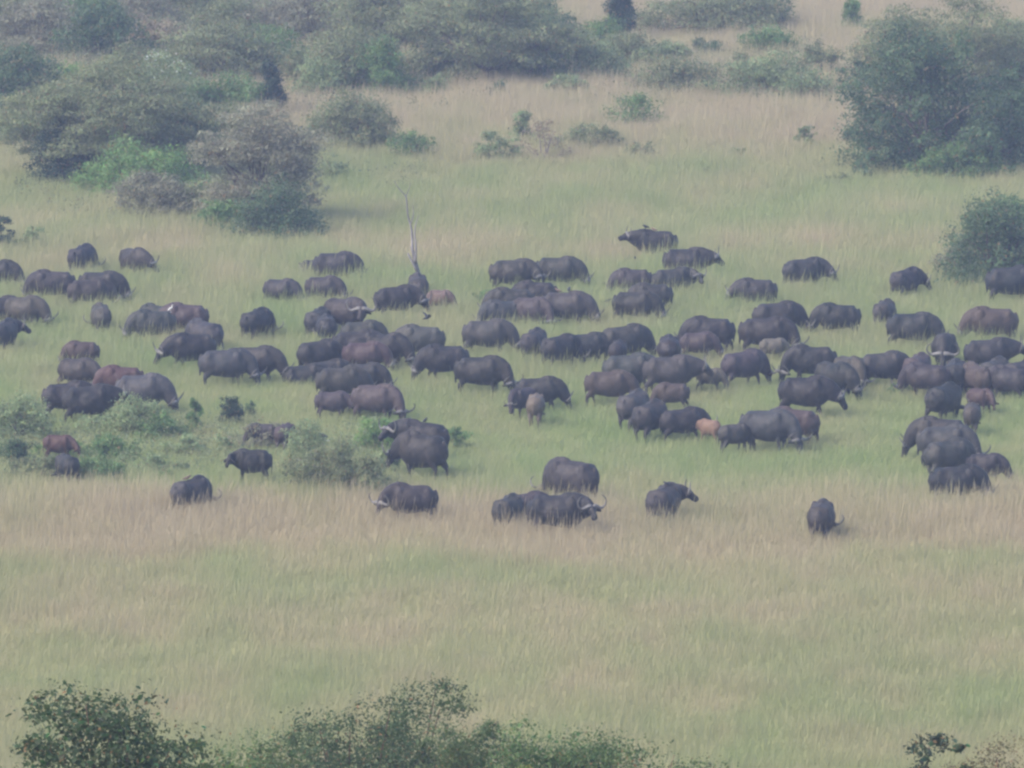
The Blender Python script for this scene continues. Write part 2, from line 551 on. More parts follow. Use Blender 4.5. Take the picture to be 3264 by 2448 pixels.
def buffalo_body(name, neck, yaw=0.0, step=0, young=0, lie=False, tail=0.0, hs=1.0):
    """+x forward, feet on z = 0; returns (body mesh, horn meshes or [])"""
    g = Geo()
    dz = -0.50 if lie else 0.0
    slim = (1.0, .92, .80)[young]
    hump = (0.0, -.03, -.06)[young]
    bel = (0.0, .04, .12)[young]                    # shallower belly on the young
    T = [(-1.06, 1.16, .10, .09), (-1.03, 1.12, .22, .20), (-.95, 1.06, .35, .34), (-.78, 1.00, .44, .44), (-.55, .965, .46, .47), (-.25, .94, .465, .52),
         (.08, .925, .49, .545), (.38, .945, .505, .51), (.62, .985, .50 + hump, .45), (.82, 1.0, .45 + hump, .37), (.98, .99, .35, .28), (1.08, .97, .2, .16)]
    pts, rad = [], []
    for x, cz, hz, hy in T:
        hz2 = hz - bel * 0.5
        pts.append((x, 0, cz + bel * 0.5 + dz))
        rad.append((hy * slim, hz2))
    g.tube(pts, rad, 20, ref=(0, 1, 0))
    top = max(p[2] + r[1] for p, r in zip(pts, rad))
    for s in (-1, 1):
        g.ball((-.66, s * .25 * slim, 1.16 + dz), (.22, .17, .22))                 # hip
        g.ball((.55, s * .30 * slim, 1.08 + dz), (.24, .16, .36))                  # shoulder blade
    g.ball((.52, 0, 1.38 + dz + hump), (.46, .15, .17))
    g.tube([(-.80, 0, 1.34 + dz), (-.45, 0, 1.375 + dz), (0, 0, 1.37 + dz), (.5, 0, 1.42 + dz + hump)], [.07, .07, .07, .08], 8)                           # withers
    ox = {0: (0, 0, 0, 0), 1: (.16, -.14, -.16, .14), 2: (-.12, .12, .14, -.16)}[step]
    if not lie:
        thick = (1.0, .92, .85)[young]
        for i, s in enumerate((-1, 1)):
            y = s * .245 * slim
            x = ox[i]
            g.tube([(.60, y, 1.02), (.57, y * 1.05, .68), (.60 + x * .55, y, .40), (.585 + x, y * .95, .14), (.60 + x, y * .95, .06), (.62 + x, y * .95, -.02)],
                   [(.15, .20), (.115 * thick, .14 * thick), (.072 * thick, .08 * thick), (.055, .058), (.07, .075), (.082, .09)], 10, smooth=2)
            y = s * .25 * slim
            x = ox[2 + i]
            g.tube([(-.72, y, 1.08), (-.60 + x * .2, y * 1.12, .74), (-.86 + x * .7, y, .44), (-.80 + x, y * .95, .16), (-.79 + x, y * .95, .06), (-.765 + x, y * .95, -.02)],
                   [(.19, .29), (.15 * thick, .20 * thick), (.075 * thick, .09 * thick), (.056, .06), (.07, .075), (.082, .09)], 10, smooth=2)
    else:
        for s in (-1, 1):
            g.tube([(.62, s * .28, .45), (.75, s * .40, .16), (.45, s * .42, .08)], [.16, .09, .07], 10, smooth=2)
            g.tube([(-.70, s * .35, .45), (-.25, s * .50, .22), (-.60, s * .52, .09)], [.24, .13, .07], 10, smooth=2)
    # neck and head
    npitch, nlen, hp = NECKS[neck]
    yr = R(yaw)
    n0 = np.array([.70, 0, 1.10 + dz])
    n1 = n0 + dirv(yr * .25, R(npitch * .5)) * nlen * .55
    poll = n1 + dirv(yr * .75, R(npitch * 1.15)) * (nlen * .62)
    hd = (1.0, .93, .82)[young]
    H = dirv(yr, R(hp))
    L = np.cross((0, 0, 1.0), H); L /= np.linalg.norm(L)
    U = np.cross(H, L)
    thin = (1.0, .88, .74)[young]
    g.tube([n0 - (.12, 0, 0), n0 * .5 + n1 * .5, n1, n1 * .4 + poll * .6, poll + H * .05],
           [(.35 * thin, .47 * thin), (.31 * thin, .43 * thin), (.26 * thin, .37 * thin), (.205 * thin, .29 * thin), (.155, .20)], 14, ref=L, smooth=2)
    ln = .50 * hd
    g.tube([poll - H * .06, poll + H * .06, poll + H * ln * .34 - U * .015, poll + H * ln * .62 - U * .03, poll + H * ln * .86 - U * .04, poll + H * ln - U * .05, poll + H * ln * 1.06 - U * .06],
           [(.10 * hd, .12 * hd), (.155 * hd, .17 * hd), (.14 * hd, .165 * hd), (.115 * hd, .135 * hd), (.13 * hd, .125 * hd), (.115 * hd, .105 * hd), (.05, .05)], 14, ref=L, smooth=2)
    for s in (-1, 1):                                                             # ears droop under the horns
        e0 = poll + H * .07 + L * s * .12 * hd - U * .01
        k = (1.0, 1.0, .95)[young]
        g.tube([e0, e0 + L * s * .11 * k - U * .03 - H * .02, e0 + L * s * .22 * k - U * .08 - H * .03, e0 + L * s * .30 * k - U * .14 - H * .03],
               [(.05, .04), (.085, .04), (.085, .036), (.03, .03)], 8, ref=U, smooth=2)
        g.ball(tuple(poll + H * ln * .34 + L * s * .125 * hd + U * .06), (.045, .045, .045), 8)   # brow over the eye
    # tail
    tx = tail
    g.tube([(-1.0, 0, 1.28 + dz), (-1.10, tx * .15, 1.12 + dz), (-1.09, tx * .5, .86 + dz), (-1.07, tx * .9, .66 + dz), (-1.06, tx, .48 + dz)],
           [.05, .042, .036, .05, .03], 8, smooth=2)
    raw = g.mesh(name + '_raw')
    o = bpy.data.objects.new('tmp', raw)
    COL.objects.link(o)
    md = o.modifiers.new('r', 'REMESH'); md.mode = 'VOXEL'; md.voxel_size = 0.034
    sm = o.modifiers.new('s', 'SMOOTH'); sm.factor = 0.5; sm.iterations = 6
    dg = bpy.context.evaluated_depsgraph_get()
    me = bpy.data.meshes.new_from_object(o.evaluated_get(dg))
    me.name = name
    bpy.data.objects.remove(o); bpy.data.meshes.remove(raw)
    co = np.empty(len(me.vertices) * 3, np.float32); me.vertices.foreach_get('co', co); co = co.reshape(-1, 3)
    no = np.empty(len(me.vertices) * 3, np.float32); me.vertex_normals.foreach_get('vector', no); no = no.reshape(-1, 3)
    x, y, z = co.T
    ph = yaw * .7 + step * 1.9 + young * 3.1
    lump = .5 * np.sin(x * 5.1 + z * 3.3 + ph) * np.sin(y * 4.3 - z * 4.7 + ph * 1.3) + .3 * np.sin(x * 9.7 - z * 7.1 + ph * 2) * np.sin(z * 8.3 + y * 6.1) + .2 * np.sin(x * 17 + z * 13 + ph) * np.sin(z * 15 - y * 11)
    side = np.clip(np.abs(no[:, 1]) * 1.4 - .4, 0, 1)
    ribs = np.sin(x * 30 + z * 5) * np.exp(-((x - .15) / .35) ** 2) * np.exp(-((z - 1.0 - dz) / .25) ** 2) * side
    flank = -np.exp(-((x + .40) / .16) ** 2) * np.exp(-((z - 1.08 - dz) / .22) ** 2) * side
    folds = np.sin((x - .9) * 24 + z * 9) * np.exp(-((x - 1.0) / .2) ** 2) * side
    co += no * (lump * .022 + ribs * .003 + flank * .045 + folds * .005)[:, None]
    me.vertices.foreach_set('co', co.ravel()); me.update()
    for p in me.polygons: p.use_smooth = True
    me.materials.clear(); me.materials.append(M_HIDE)
    # horns
    horns = []
    if young < 2:
        sc = (1.0, .62)[young] * hs
        th = (1.0, .8)[young] * hs
        Wd = U * .86 - H * .42; Wd /= np.linalg.norm(Wd)
        for s in (-1, 1):
            q = [(.03, .12, 0), (.15, .125, 0), (.27, .06, 0), (.39, .0, .02), (.50, -.01, .10), (.545, .0, .22), (.50, .01, .34), (.41, .01, .41), (.35, .01, .43)]
            rr = [(.08, .05), (.072, .048), (.054, .046), (.042, .042), (.034, .034), (.027, .027), (.019, .019), (.012, .012), (.004, .004)]
            pts = [poll + H * .05 + L * s * a * sc + U * (.115 * max(0.0, 1 - sc) * .9 + b * (sc if b < .1 else 1)) + Wd * c * sc for a, b, c in q]
            hg = Geo().tube(pts, [(r[0] * th * (sc * .5 + .5), r[1] * th * (sc * .5 + .5)) for r in rr], 8, ref=H, smooth=2)
            hm = hg.mesh(name + '_horn')
            nv = len(hm.vertices)
            a = hm.attributes.new('along', 'FLOAT', 'POINT')
            rings = (nv - 2) // 8
            a.data.foreach_set('value', np.array([min(i // 8, rings - 1) / (rings - 1) for i in range(nv - 2)] + [0, 1.0], np.float32))
            hm.materials.append(M_HORN)
            horns.append(hm)
    body = top
    return me, horns, body

POSES = {}
for key, neck, yaw, step, young, lie, tail in (
        ('g0', 'graze', 0, 1, 0, False, .0), ('g1', 'graze', 32, 2, 0, False, .08), ('g2', 'graze', -32, 0, 0, False, -.06), ('g3', 'graze', 62, 1, 0, False, .05), ('g4', 'graze', -62, 2, 0, False, .0),
        ('h0', 'half', 0, 1, 0, False, .1), ('h1', 'half', 45, 0, 0, False, .0), ('h2', 'half', -45, 2, 0, False, .0), ('h3', 'half', 80, 1, 0, False, -.1), ('h4', 'half', -80, 1, 0, False, .1),
        ('s0', 'level', 0, 1, 0, False, .05), ('s1', 'level', 62, 0, 0, False, .0), ('s2', 'level', -62, 2, 0, False, .0), ('u0', 'up', 8, 0, 0, False, .0),
        ('l0', 'lie', -25, 0, 0, True, .1),
        ('y0', 'graze', 0, 1, 1, False, .0), ('y1', 'half', 35, 0, 1, False, .0), ('y2', 'half', -35, 2, 1, False, .05), ('y3', 'level', 60, 0, 1, False, .0),
        ('c0', 'level', 25, 0, 2, False, .0), ('c1', 'graze', 0, 1, 2, False, .05), ('c2', 'half', -30, 2, 2, False, .0), ('c3', 'level', 66, 0, 2, False, .0), ('b1', 'level', -62, 2, 0, False, .0), ('b2', 'half', 0, 0, 0, False, .0), ('b3', 'half', 45, 1, 0, False, .1)):
    POSES[key] = buffalo_body('buffalo_' + key, neck, yaw, step, young, lie, tail, 1.16 if key[0] == 'b' else 1.0)

TONES = {'k': (.0080, .0078, .0095), 'd': (.0125, .0115, .0135), 'm': (.023, .0195, .0205), 'g': (.029, .027, .030), 'l': (.046, .042, .043),
         'b': (.043, .0315, .0295), 't': (.105, .076, .062), 'r': (.054, .0275, .0235), 'o': (.20, .112, .072)}
HERD = {}
SX, SY, SZ = .93, 1.06, 1.13
SLIM = {33: (.82, .84), 40: (.92, .95), 50: (.95, .95), 11: (1.0, .95), 36: (.95, .95), 54: (.95, .85)}
def herd():
    rg = random.Random(11)
    for n, (bid, x, ytop, head, pose, size, tone, label) in enumerate(BUFFALO):
        me, horns, top = POSES[pose]
        size *= {'c': .8, 'y': .92}.get(pose[0], 1.0)
        h = top * size * SZ
        p = at_height(x, ytop, h)
        p.z = terrain(p.x, p.y)
        p = at_height(x, ytop, h + p.z)
        gz = terrain(p.x, p.y)
        calf = pose[0] == 'c'
        kx, ky = SLIM.get(bid, (1.0, 1.0))
        o = bpy.data.objects.new('buffalo_calf' if calf else 'buffalo', me)
        COL.objects.link(o)
        o.location = (p.x, p.y, gz)
        o.rotation_euler = (rg.uniform(-.02, .02), rg.uniform(-.025, .025), R(head))
        o.scale = (size * SX * kx * {'c': .82, 'y': .9}.get(pose[0], 1.0) * rg.uniform(.97, 1.03), size * SY * ky * rg.uniform(.96, 1.05), size * SZ)
        c = [v * rg.uniform(.85, 1.18) for v in TONES[tone]]
        o.color = (*c, 1)
        tag(o, label, 'buffalo', 'buffaloes of the grazing herd')
        for hm in horns:
            ho = bpy.data.objects.new('horn', hm)
            COL.objects.link(ho)
            ho.parent = o
        HERD[bid] = o

# id, column and row of the top of the back (where it stands on the plain follows from its height), heading (0 right, 90 away), pose, size, tone, label
BUFFALO = [
 # far left
 (4, -8, 828, -20, 'g0', 1.0, 'd', 'dark grazing buffalo half out of frame just under the twiggy branches at the left edge'),
 (1, 259, 781, 70, 'g2', 1.05, 'd', 'dark round rump of the farthest upper left buffalo, grazing with its back turned'),
 (2, 428, 789, -58, 'h1', .98, 'm', 'buffalo coming towards the viewer below the left thicket, one upturned horn on its lowered head'),
 (301, 170, 861, 182, 'g0', 1.08, 'm', 'leftmost of three overlapping buffaloes in a long low row at upper left, rump showing legs'),
 (302, 318, 864, -12, 'g0', 1.08, 'd', 'rear right of three overlapping buffaloes in the long low row, horn tip above the grass'),
 (303, 282, 889, 8, 'g0', .98, 'm', 'nearest of three overlapping buffaloes in the long low row, belly deep in straw stalks'),
 (51, -2, 945, 5, 'g0', 1.0, 'k', 'black buffalo cut off by the left edge in front of a brown grazing one'),
 (52, 78, 943, -24, 'g0', 1.05, 'b', 'brown buffalo at the left edge grazing to the right, long face in the grass'),
 (6, 14, 1022, 72, 's2', 1.0, 'd', 'buffalo seen from behind at the left edge, both hind legs and one ear visible'),
 (7, 321, 971, 100, 'g1', .95, 'b', 'lone narrow rump of a brown buffalo grazing directly away, between two left groups'),
 (8, 490, 988, 192, 'g0', 1.05, 'g', 'grey buffalo grazing to the left with a white egret by its rump'),
 (9, 592, 967, 178, 'g0', 1.05, 'b', 'brown buffalo standing behind the grey one with the white egret'),
 (902, 500, 970, 140, 'g0', .85, 'm', 'small rounded back peeping over the grey buffalo beside the egret'),
 (10, 655, 1021, 130, 'g0', 1.08, 'g', 'pale grey rump with hanging tail behind the big black walking bull'),
 (11, 612, 1062, 200, 'h0', 1.12, 'k', 'big black bull lowering its head to the left, short front legs clear of the grass'),
 (12, 262, 1088, 184, 'y0', 0.95, 'b', 'small brown young buffalo grazing left, alone above the pair at left'),
 (13, 246, 1140, -32, 'h0', .98, 'm', 'buffalo with a thin curved horn bending towards a reddish back'),
 (14, 388, 1166, 184, 'g0', .92, 'r', 'reddish brown sloping back behind a big grey grazing buffalo at left'),
 (15, 452, 1192, -14, 'g0', 1.18, 'l', 'large pale grey buffalo grazing right at the edge of the left shrubs'),
 (16, 282, 1228, 3, 's0', 1.12, 'k', 'black bull with its head held level behind the grey green shrubs at left'),
 (17, 212, 1218, 12, 'h0', 1.05, 'd', 'dark buffalo mostly hidden behind the level headed black bull, its tail showing'),
 (18, 185, 1386, -8, 'c2', 1.0, 'r', 'red brown calf deep in the shrubs at left'),
 (19, 216, 1450, 118, 'c1', 1.1, 'd', 'dark calf below the red brown calf among the shrubs, one leg striding'),
 (20, 607, 1523, 50, 'g1', .98, 'm', 'buffalo showing its rump at the edge of the tan grass below the left shrubs'),
 # left centre
 (21, 715, 1112, 2, 'g2', 1.12, 'g', 'grey buffalo grazing right with four legs visible, tan patch on its rump'),
 (22, 815, 1103, -14, 'g0', 1.08, 'm', 'brownish buffalo behind the four legged grey one, upturned horn by its lowered face'),
 (23, 1012, 1084, 28, 'g2', 1.02, 'd', 'buffalo with brown rump and blackish shoulder left of the red brown grazer'),
 (24, 1160, 1089, -10, 'g0', .98, 'b', 'red brown smooth backed buffalo grazing right in the middle of the left cluster'),
 (25, 1135, 1053, 4, 'g0', 1.12, 'd', 'dark broad back behind the red brown grazer in the left cluster'),
 (26, 1232, 1061, -28, 'g0', 1.08, 'k', 'blackish buffalo at the right end of the left cluster, head in the grass'),
 (27, 965, 1162, 8, 'l0', .92, 'd', 'low dark hump of a buffalo lying in straw left of the grazing pair'),
 (270, 1040, 1148, 30, 'l0', .95, 'm', 'lying buffalo whose back shows just behind the straw tussocks'),
 (28, 1085, 1169, 4, 'g0', 1.05, 'm', 'brown grey buffalo standing right behind a subadult with visible legs'),
 (29, 1160, 1157, -12, 'g0', .95, 'd', 'dark shoulder and small horn rising behind the large pale grazing buffalo'),
 (30, 1058, 1248, -8, 'y2', 0.9, 'b', 'brown subadult with clear legs turning its black eared face to the viewer'),
 (31, 1195, 1224, -22, 'g2', 1.08, 'l', 'large smooth pale grey brown buffalo grazing just behind the shrub and the black bull'),
 (32, 1345, 1341, 158, 's1', 1.14, 'k', 'black bull looking left over the bush with another directly in front of it'),
 (33, 1350, 1379, 152, 'h0', 1.3, 'd', 'big dark buffalo with long tail and clear legs browsing the bush'),
 (34, 1312, 1542, 184, 'h1', 1.04, 'm', 'buffalo with a curled horn facing left and flicking its tail at the tan grass edge'),
 (35, 908, 1352, 70, 'c1', 1.05, 'b', 'brown rump of a calf sunk in shrubs above the black calf'),
 (351, 838, 1350, 175, 'c1', .95, 'b', 'thin strip of a brown back hidden by shrubs beside the sunken calf'),
 (36, 805, 1432, 178, 'c3', 1.28, 'k', 'black calf standing broadside in the open left of the shrubs, staring out'),
 (37, 1718, 1201, -4, 'g0', .98, 'd', 'dark buffalo grazing right with a small brown calf in front of it'),
 (38, 1668, 1236, 228, 'y1', .92, 'm', 'buffalo facing the viewer behind the small brown calf, muzzle pointing down left'),
 (39, 1706, 1258, 84, 'c1', 1.15, 't', 'small brown calf seen from behind in the open centre'),
 (102, 893, 888, -26, 'g0', .92, 'm', 'left one of two small grazing buffaloes on the upper slope, sloping down right'),
 (103, 1030, 880, -22, 'g0', .92, 'm', 'right one of two small grazing buffaloes on the upper slope'),
 (104, 1012, 825, -8, 'l0', 1.0, 'd', 'buffalo lying in straw with only a dark hump and curled horn showing'),
 (105, 1070, 803, -8, 'g0', 1.05, 'm', 'farthest buffalo below the dark leafy bush, grazing right in straw'),
 (106, 815, 985, 62, 'g2', 1.0, 'k', 'lone black buffalo grazing away, one horn curling up at its lower right'),
 (107, 1098, 948, -38, 'b1', 1.18, 'm', 'great brown bull facing the viewer with wide pale curling horns'),
 (108, 1012, 983, 70, 'g0', .98, 'm', 'rump left of the wide horned bull, farthest of the two backs there'),
 (109, 1040, 1006, 96, 'g0', .95, 'd', 'dark rump standing in front of the wide horned bull'),
 (110, 1152, 1022, 4, 'g0', .95, 'g', 'grey back under the chin of the wide horned bull'),
 # centre
 (111, 1262, 911, 14, 'h2', 1.05, 'd', 'dark buffalo left of the dead tree with its tail swung out'),
 (112, 1333, 876, 96, 'g0', 1.0, 'm', 'round rump directly behind the dead tree trunk'),
 (113, 1402, 924, -18, 'c1', 1.0, 't', 'tan brown calf grazing just right of the dead tree'),
 (114, 1632, 826, -4, 'h2', 1.1, 'm', 'left of two big buffaloes together on the far centre, rump towards the dead tree'),
 (115, 1778, 818, -12, 'g0', 1.1, 'm', 'right of two big buffaloes together on the far centre, head down'),
 (116, 1712, 897, 176, 'g0', 1.02, 'd', 'dark uppermost back of the tight clump at centre'),
 (117, 1632, 918, 186, 'g0', 1.05, 'm', 'left back in the tight clump at centre behind a small green shrub'),
 (118, 1802, 929, -12, 'g0', 1.14, 'b', 'brown buffalo at the right of the tight clump with small birds on its back'),
 (119, 1692, 946, -30, 'g2', 1.02, 'b', 'brown foremost buffalo of the tight clump, pale horn low in the grass'),
 (120, 1602, 957, 196, 'g0', .92, 'g', 'greyish low buffalo at the left front of the tight clump'),
 (121, 1342, 1037, 184, 'g0', 1.08, 'l', 'pale grey buffalo broadside with hanging tail, a bird flying over its back'),
 (122, 1552, 1018, -8, 'g0', 1.12, 'b', 'large smooth brown buffalo grazing right, alone in the centre'),
 (123, 1702, 1050, 72, 'g0', 1.0, 'm', 'grey brown rump left of a row of three at centre'),
 (124, 1782, 1068, 48, 'g2', 1.02, 'd', 'middle one of a row of three rumps at centre, nearest to the viewer'),
 (125, 1866, 1061, 8, 'g0', .98, 'd', 'right one of a row of three at centre, body level'),
 (126, 1420, 1099, 192, 'g0', 1.08, 'd', 'dark buffalo grazing left with its shoulder behind the large pair member'),
 (127, 1532, 1134, -12, 'g2', 1.14, 'd', 'big dark grey buffalo grazing right, pale horn base at its lowered head'),
 # centre right
 (70, 2092, 733, 182, 'u0', 1.06, 'k', 'farthest bull of the herd, black and head high, facing left'),
 (71, 2186, 790, -10, 's0', 1.12, 'k', 'black bull with raised head facing right, a straw tussock before its flank'),
 (72, 2020, 856, 184, 'g0', .95, 'g', 'pale dusty back of a grazing buffalo left of the white horned one'),
 (73, 2145, 855, 8, 's2', 1.0, 'd', 'dark buffalo with pale yellowish horns just below the raised head bull'),
 (74, 2022, 928, -14, 'g0', 1.05, 'd', 'dark buffalo grazing right in straw in front of another back'),
 (75, 2080, 903, 190, 'g0', 1.0, 'm', 'back half hidden behind the dark grazer at centre right'),
 (69, 2412, 888, 184, 'h0', 1.0, 'm', 'buffalo grazing left with a pale face and horn boss, alone at upper right'),
 (47, 1988, 1036, 24, 'g0', 1.14, 'm', 'tall brownish buffalo behind a small grey rump'),
 (471, 1972, 1086, 78, 'c1', 1.15, 'd', 'small grey rump of a calf in front of the tall brownish buffalo'),
 (46, 2005, 1127, 4, 'g0', 1.1, 'g', 'grey buffalo whose forequarters are covered by the long necked one'),
 (45, 2132, 1133, 1, 's0', 1.16, 'g', 'long grey buffalo stretching its head out level to the right'),
 (48, 1938, 1180, -6, 'g0', 1.02, 'b', 'brown subadult with visible legs below the long necked grey buffalo'),
 (49, 2145, 1220, 178, 'y0', 0.9, 'b', 'brown young buffalo with its rump to the right, below the long necked one'),
 (50, 2018, 1247, 64, 'g0', 1.1, 'g', 'grey buffalo with a pale ridge along its back at the left of a close bunch'),
 (501, 2072, 1280, 62, 'g0', 1.08, 'd', 'dark brown rump and thighs in the middle of a close bunch'),
 (53, 2172, 1300, 22, 'h0', .96, 'd', 'dark subadult touching the orange calf with its lowered head'),
 (54, 2262, 1337, 142, 'c0', 0.9, 'o', 'bright orange calf standing in the bunch, the palest animal of the herd'),
 (55, 2340, 1350, 28, 'c1', 1.12, 'b', 'dark brown young one right of the orange calf'),
 (56, 2446, 1304, -22, 'g2', 1.2, 'g', 'big grey buffalo grazing at the right of the orange calf, horn pale'),
 (57, 2532, 1300, 165, 'g0', 1.04, 'b', 'red brown hindquarters behind the big grey buffalo near the orange calf'),
 (58, 2565, 1199, -12, 'h0', 1.16, 'k', 'black buffalo with long legs lowering its head at right, above the red brown hindquarters'),
 (59, 2660, 1152, -52, 'g1', 1.08, 'k', 'black buffalo angling towards the viewer, pale muzzle in grass, at right'),
 (60, 2706, 1134, -62, 'g0', .98, 'b', 'brown buffalo close behind the black one that angles towards the viewer'),
 (61, 2590, 1101, 184, 'g1', 1.12, 'd', 'dark buffalo grazing left in long straw, thin horn low at its left end'),
 (62, 2465, 1078, 4, 'c1', 0.95, 't', 'fawn calf under the chin of a big dark buffalo'),
 (63, 2438, 1010, -4, 'g2', 1.18, 'd', 'big dark buffalo grazing right with white frosted horns near the fawn calf'),
 (64, 2474, 962, 18, 'g0', 1.12, 'm', 'upper back behind the big dark buffalo with frosted horns'),
 (65, 2265, 1010, 180, 'g0', 1.12, 'd', 'dark buffalo with tail at right, its horn curling behind a brown young one'),
 (66, 2226, 1059, -10, 'y0', .98, 'b', 'brown young buffalo grazing in front of a dark one at centre right'),
 (67, 2132, 1072, 88, 'g0', .98, 'd', 'round dark rump left of the brown young grazer'),
 (68, 2368, 1116, 32, 'g0', 1.08, 'g', 'grey rounded buffalo seen from behind, tan stripe down its left thigh'),
 (681, 2262, 1172, -14, 'c1', 0.95, 't', 'tan calf under the muzzle of the long necked grey buffalo'),
 (44, 2115, 1548, 66, 's2', 1.06, 'm', 'buffalo looking back over its right shoulder with one high curved horn, alone below centre'),
 (40, 1826, 1464, 146, 'g2', 1.24, 'm', 'tall buffalo grazing left right above the front resting bull, tail across its hip'),
 (41, 1775, 1573, -8, 's2', 1.16, 'k', 'front bull deep in tan grass turning its ringed horns to the viewer'),
 (42, 1617, 1580, 66, 'g0', .95, 'm', 'peaked rump at the left end of the front row of three'),
 (43, 1676, 1570, 20, 'g0', .92, 'g', 'grey back between the peaked rump and the front bull'),
 # right
 (76, 2562, 823, 20, 'h2', 1.06, 'm', 'brown black buffalo with a pale ring shaped horn, uppermost at right'),
 (77, 2886, 856, 48, 'h2', .98, 'm', 'small far buffalo standing alone left of the edge bush, horn spread sideways'),
 (78, 2672, 968, 184, 'g0', 1.05, 'd', 'buffalo grazing left with a thorn like horn, alone in the right middle'),
 (79, 2818, 957, 72, 'g2', .92, 'm', 'rump half hidden behind a dark broadside buffalo at right'),
 (80, 2905, 996, -6, 'g0', 1.14, 'd', 'dark broadside buffalo at right with hind legs and belly visible'),
 (81, 3165, 979, 184, 'g0', 1.16, 'b', 'brown buffalo grazing left near the right edge'),
 (82, 3010, 1061, -96, 'b2', 1.1, 'd', 'buffalo facing the viewer head down with a full bow of pale horns'),
 (83, 3152, 1079, 0, 's0', 1.1, 'd', 'dark buffalo facing right at the right edge with its head level'),
 (84, 3222, 848, 6, 'g0', 1.22, 'd', 'large dark buffalo walking out at the right edge in front of the edge bush'),
 (85, 2815, 1121, 8, 'g0', 1.06, 'm', 'brown black buffalo with hidden head at the left of the right hand crowd'),
 (86, 2922, 1129, 66, 'g0', 1.0, 'b', 'brown rump between two darker ones in the right hand crowd'),
 (87, 2960, 1157, 158, 'g0', 1.04, 'm', 'buffalo grazing left and away in long straw, front of the right hand crowd'),
 (88, 3046, 1149, 84, 'g0', 1.04, 'd', 'dark rump just above the standing black buffalo'),
 (89, 3112, 1160, 118, 'g0', 1.0, 'b', 'brown rump in the middle of the right hand crowd above the chestnut calf'),
 (90, 3172, 1143, 62, 'g0', 1.04, 'g', 'grey back, farthest of the right hand crowd'),
 (91, 3252, 1148, 44, 'g0', 1.0, 'm', 'buffalo cut by the right edge at the end of the crowd'),
 (92, 3218, 1168, 150, 'g0', 1.0, 'm', 'last but one of the right hand crowd, standing in green grass'),
 (93, 3008, 1225, 56, 'g1', 1.1, 'k', 'black buffalo standing on clear legs with its back turned, above a stacked column'),
 (94, 3124, 1238, -40, 'c2', 1.02, 'r', 'chestnut red calf with dark face at right'),
 (95, 3098, 1288, 84, 'c1', 1.15, 'b', 'brown calf rump below the chestnut calf'),
 (96, 3000, 1331, 174, 'g0', 1.14, 'm', 'rearmost of the stacked column at lower right, grazing left'),
 (97, 3012, 1355, -8, 'g2', 1.18, 'g', 'second of the stacked column, large grey body with its face at right'),
 (98, 3020, 1401, 30, 'g0', 1.08, 'g', 'third of the stacked column, grey brown with a hanging tail'),
 (99, 3142, 1446, -14, 'y0', .96, 'd', 'dark brown young buffalo right of the stacked column, grazing'),
 (100, 3046, 1483, 4, 'g2', 1.08, 'k', 'front one of the stacked column, blackish with four clear legs'),
 (101, 2617, 1599, 82, 'g2', 1.04, 'm', 'lone round rump at the tan grass edge, lower right'),
]
herd()
ks = [(k, o) for k, o in HERD.items()]
for i in range(len(ks)):
    for j in range(i):
        a, b = ks[i][1].location, ks[j][1].location
        if (a.xy - b.xy).length < 1.35: print('close', ks[i][0], ks[j][0], round((a.xy - b.xy).length, 2))

# ------------------------------------------------------------------ trees, bushes, shrubs
def leaf_mesh(name, C, size, rg, tone, flat=0.0, aspect=0.55, out=None, tri=True):
    """C (n,3) leaf centres; one folded four-cornered leaf at each"""
    n = len(C)
    nrm = rg.normal(0, .75, (n, 3)); nrm[:, 2] += flat
    if out is not None: nrm += out
    nrm /= np.linalg.norm(nrm, axis=1)[:, None] + 1e-9
    t = rg.normal(0, 1, (n, 3))
    t -= nrm * (t * nrm).sum(1)[:, None]
    t /= np.linalg.norm(t, axis=1)[:, None] + 1e-9
    b = np.cross(nrm, t)
    s = (np.asarray(size) * rg.uniform(0.55, 1.4, n))[:, None]
    if tri:                                                      # far foliage: one three-cornered leaf
        V = np.stack([C - t * s * .5 - b * s * aspect * .55, C + t * s * .62, C - t * s * .4 + b * s * aspect * .75 + nrm * s * .1], 1)
        me = mesh_np(name, V.reshape(-1, 3), np.arange(n * 3), 3)
    else:
        V = np.stack([C - t * s * .5, C + b * s * aspect * .5 - t * s * .08 + nrm * s * .1, C + t * s * .5, C - b * s * aspect * .5 - t * s * .08 + nrm * s * .1], 1)
        me = mesh_np(name, V.reshape(-1, 3), np.arange(n * 4), 4)
    for nm, val in (('tone', tone), ('hue', rg.random(n))):
        a = me.attributes.new(nm, 'FLOAT', 'FACE')
        a.data.foreach_set('value', np.clip(val, 0, 1).astype(np.float32))
    me.materials.append(M_LEAF)
    return me

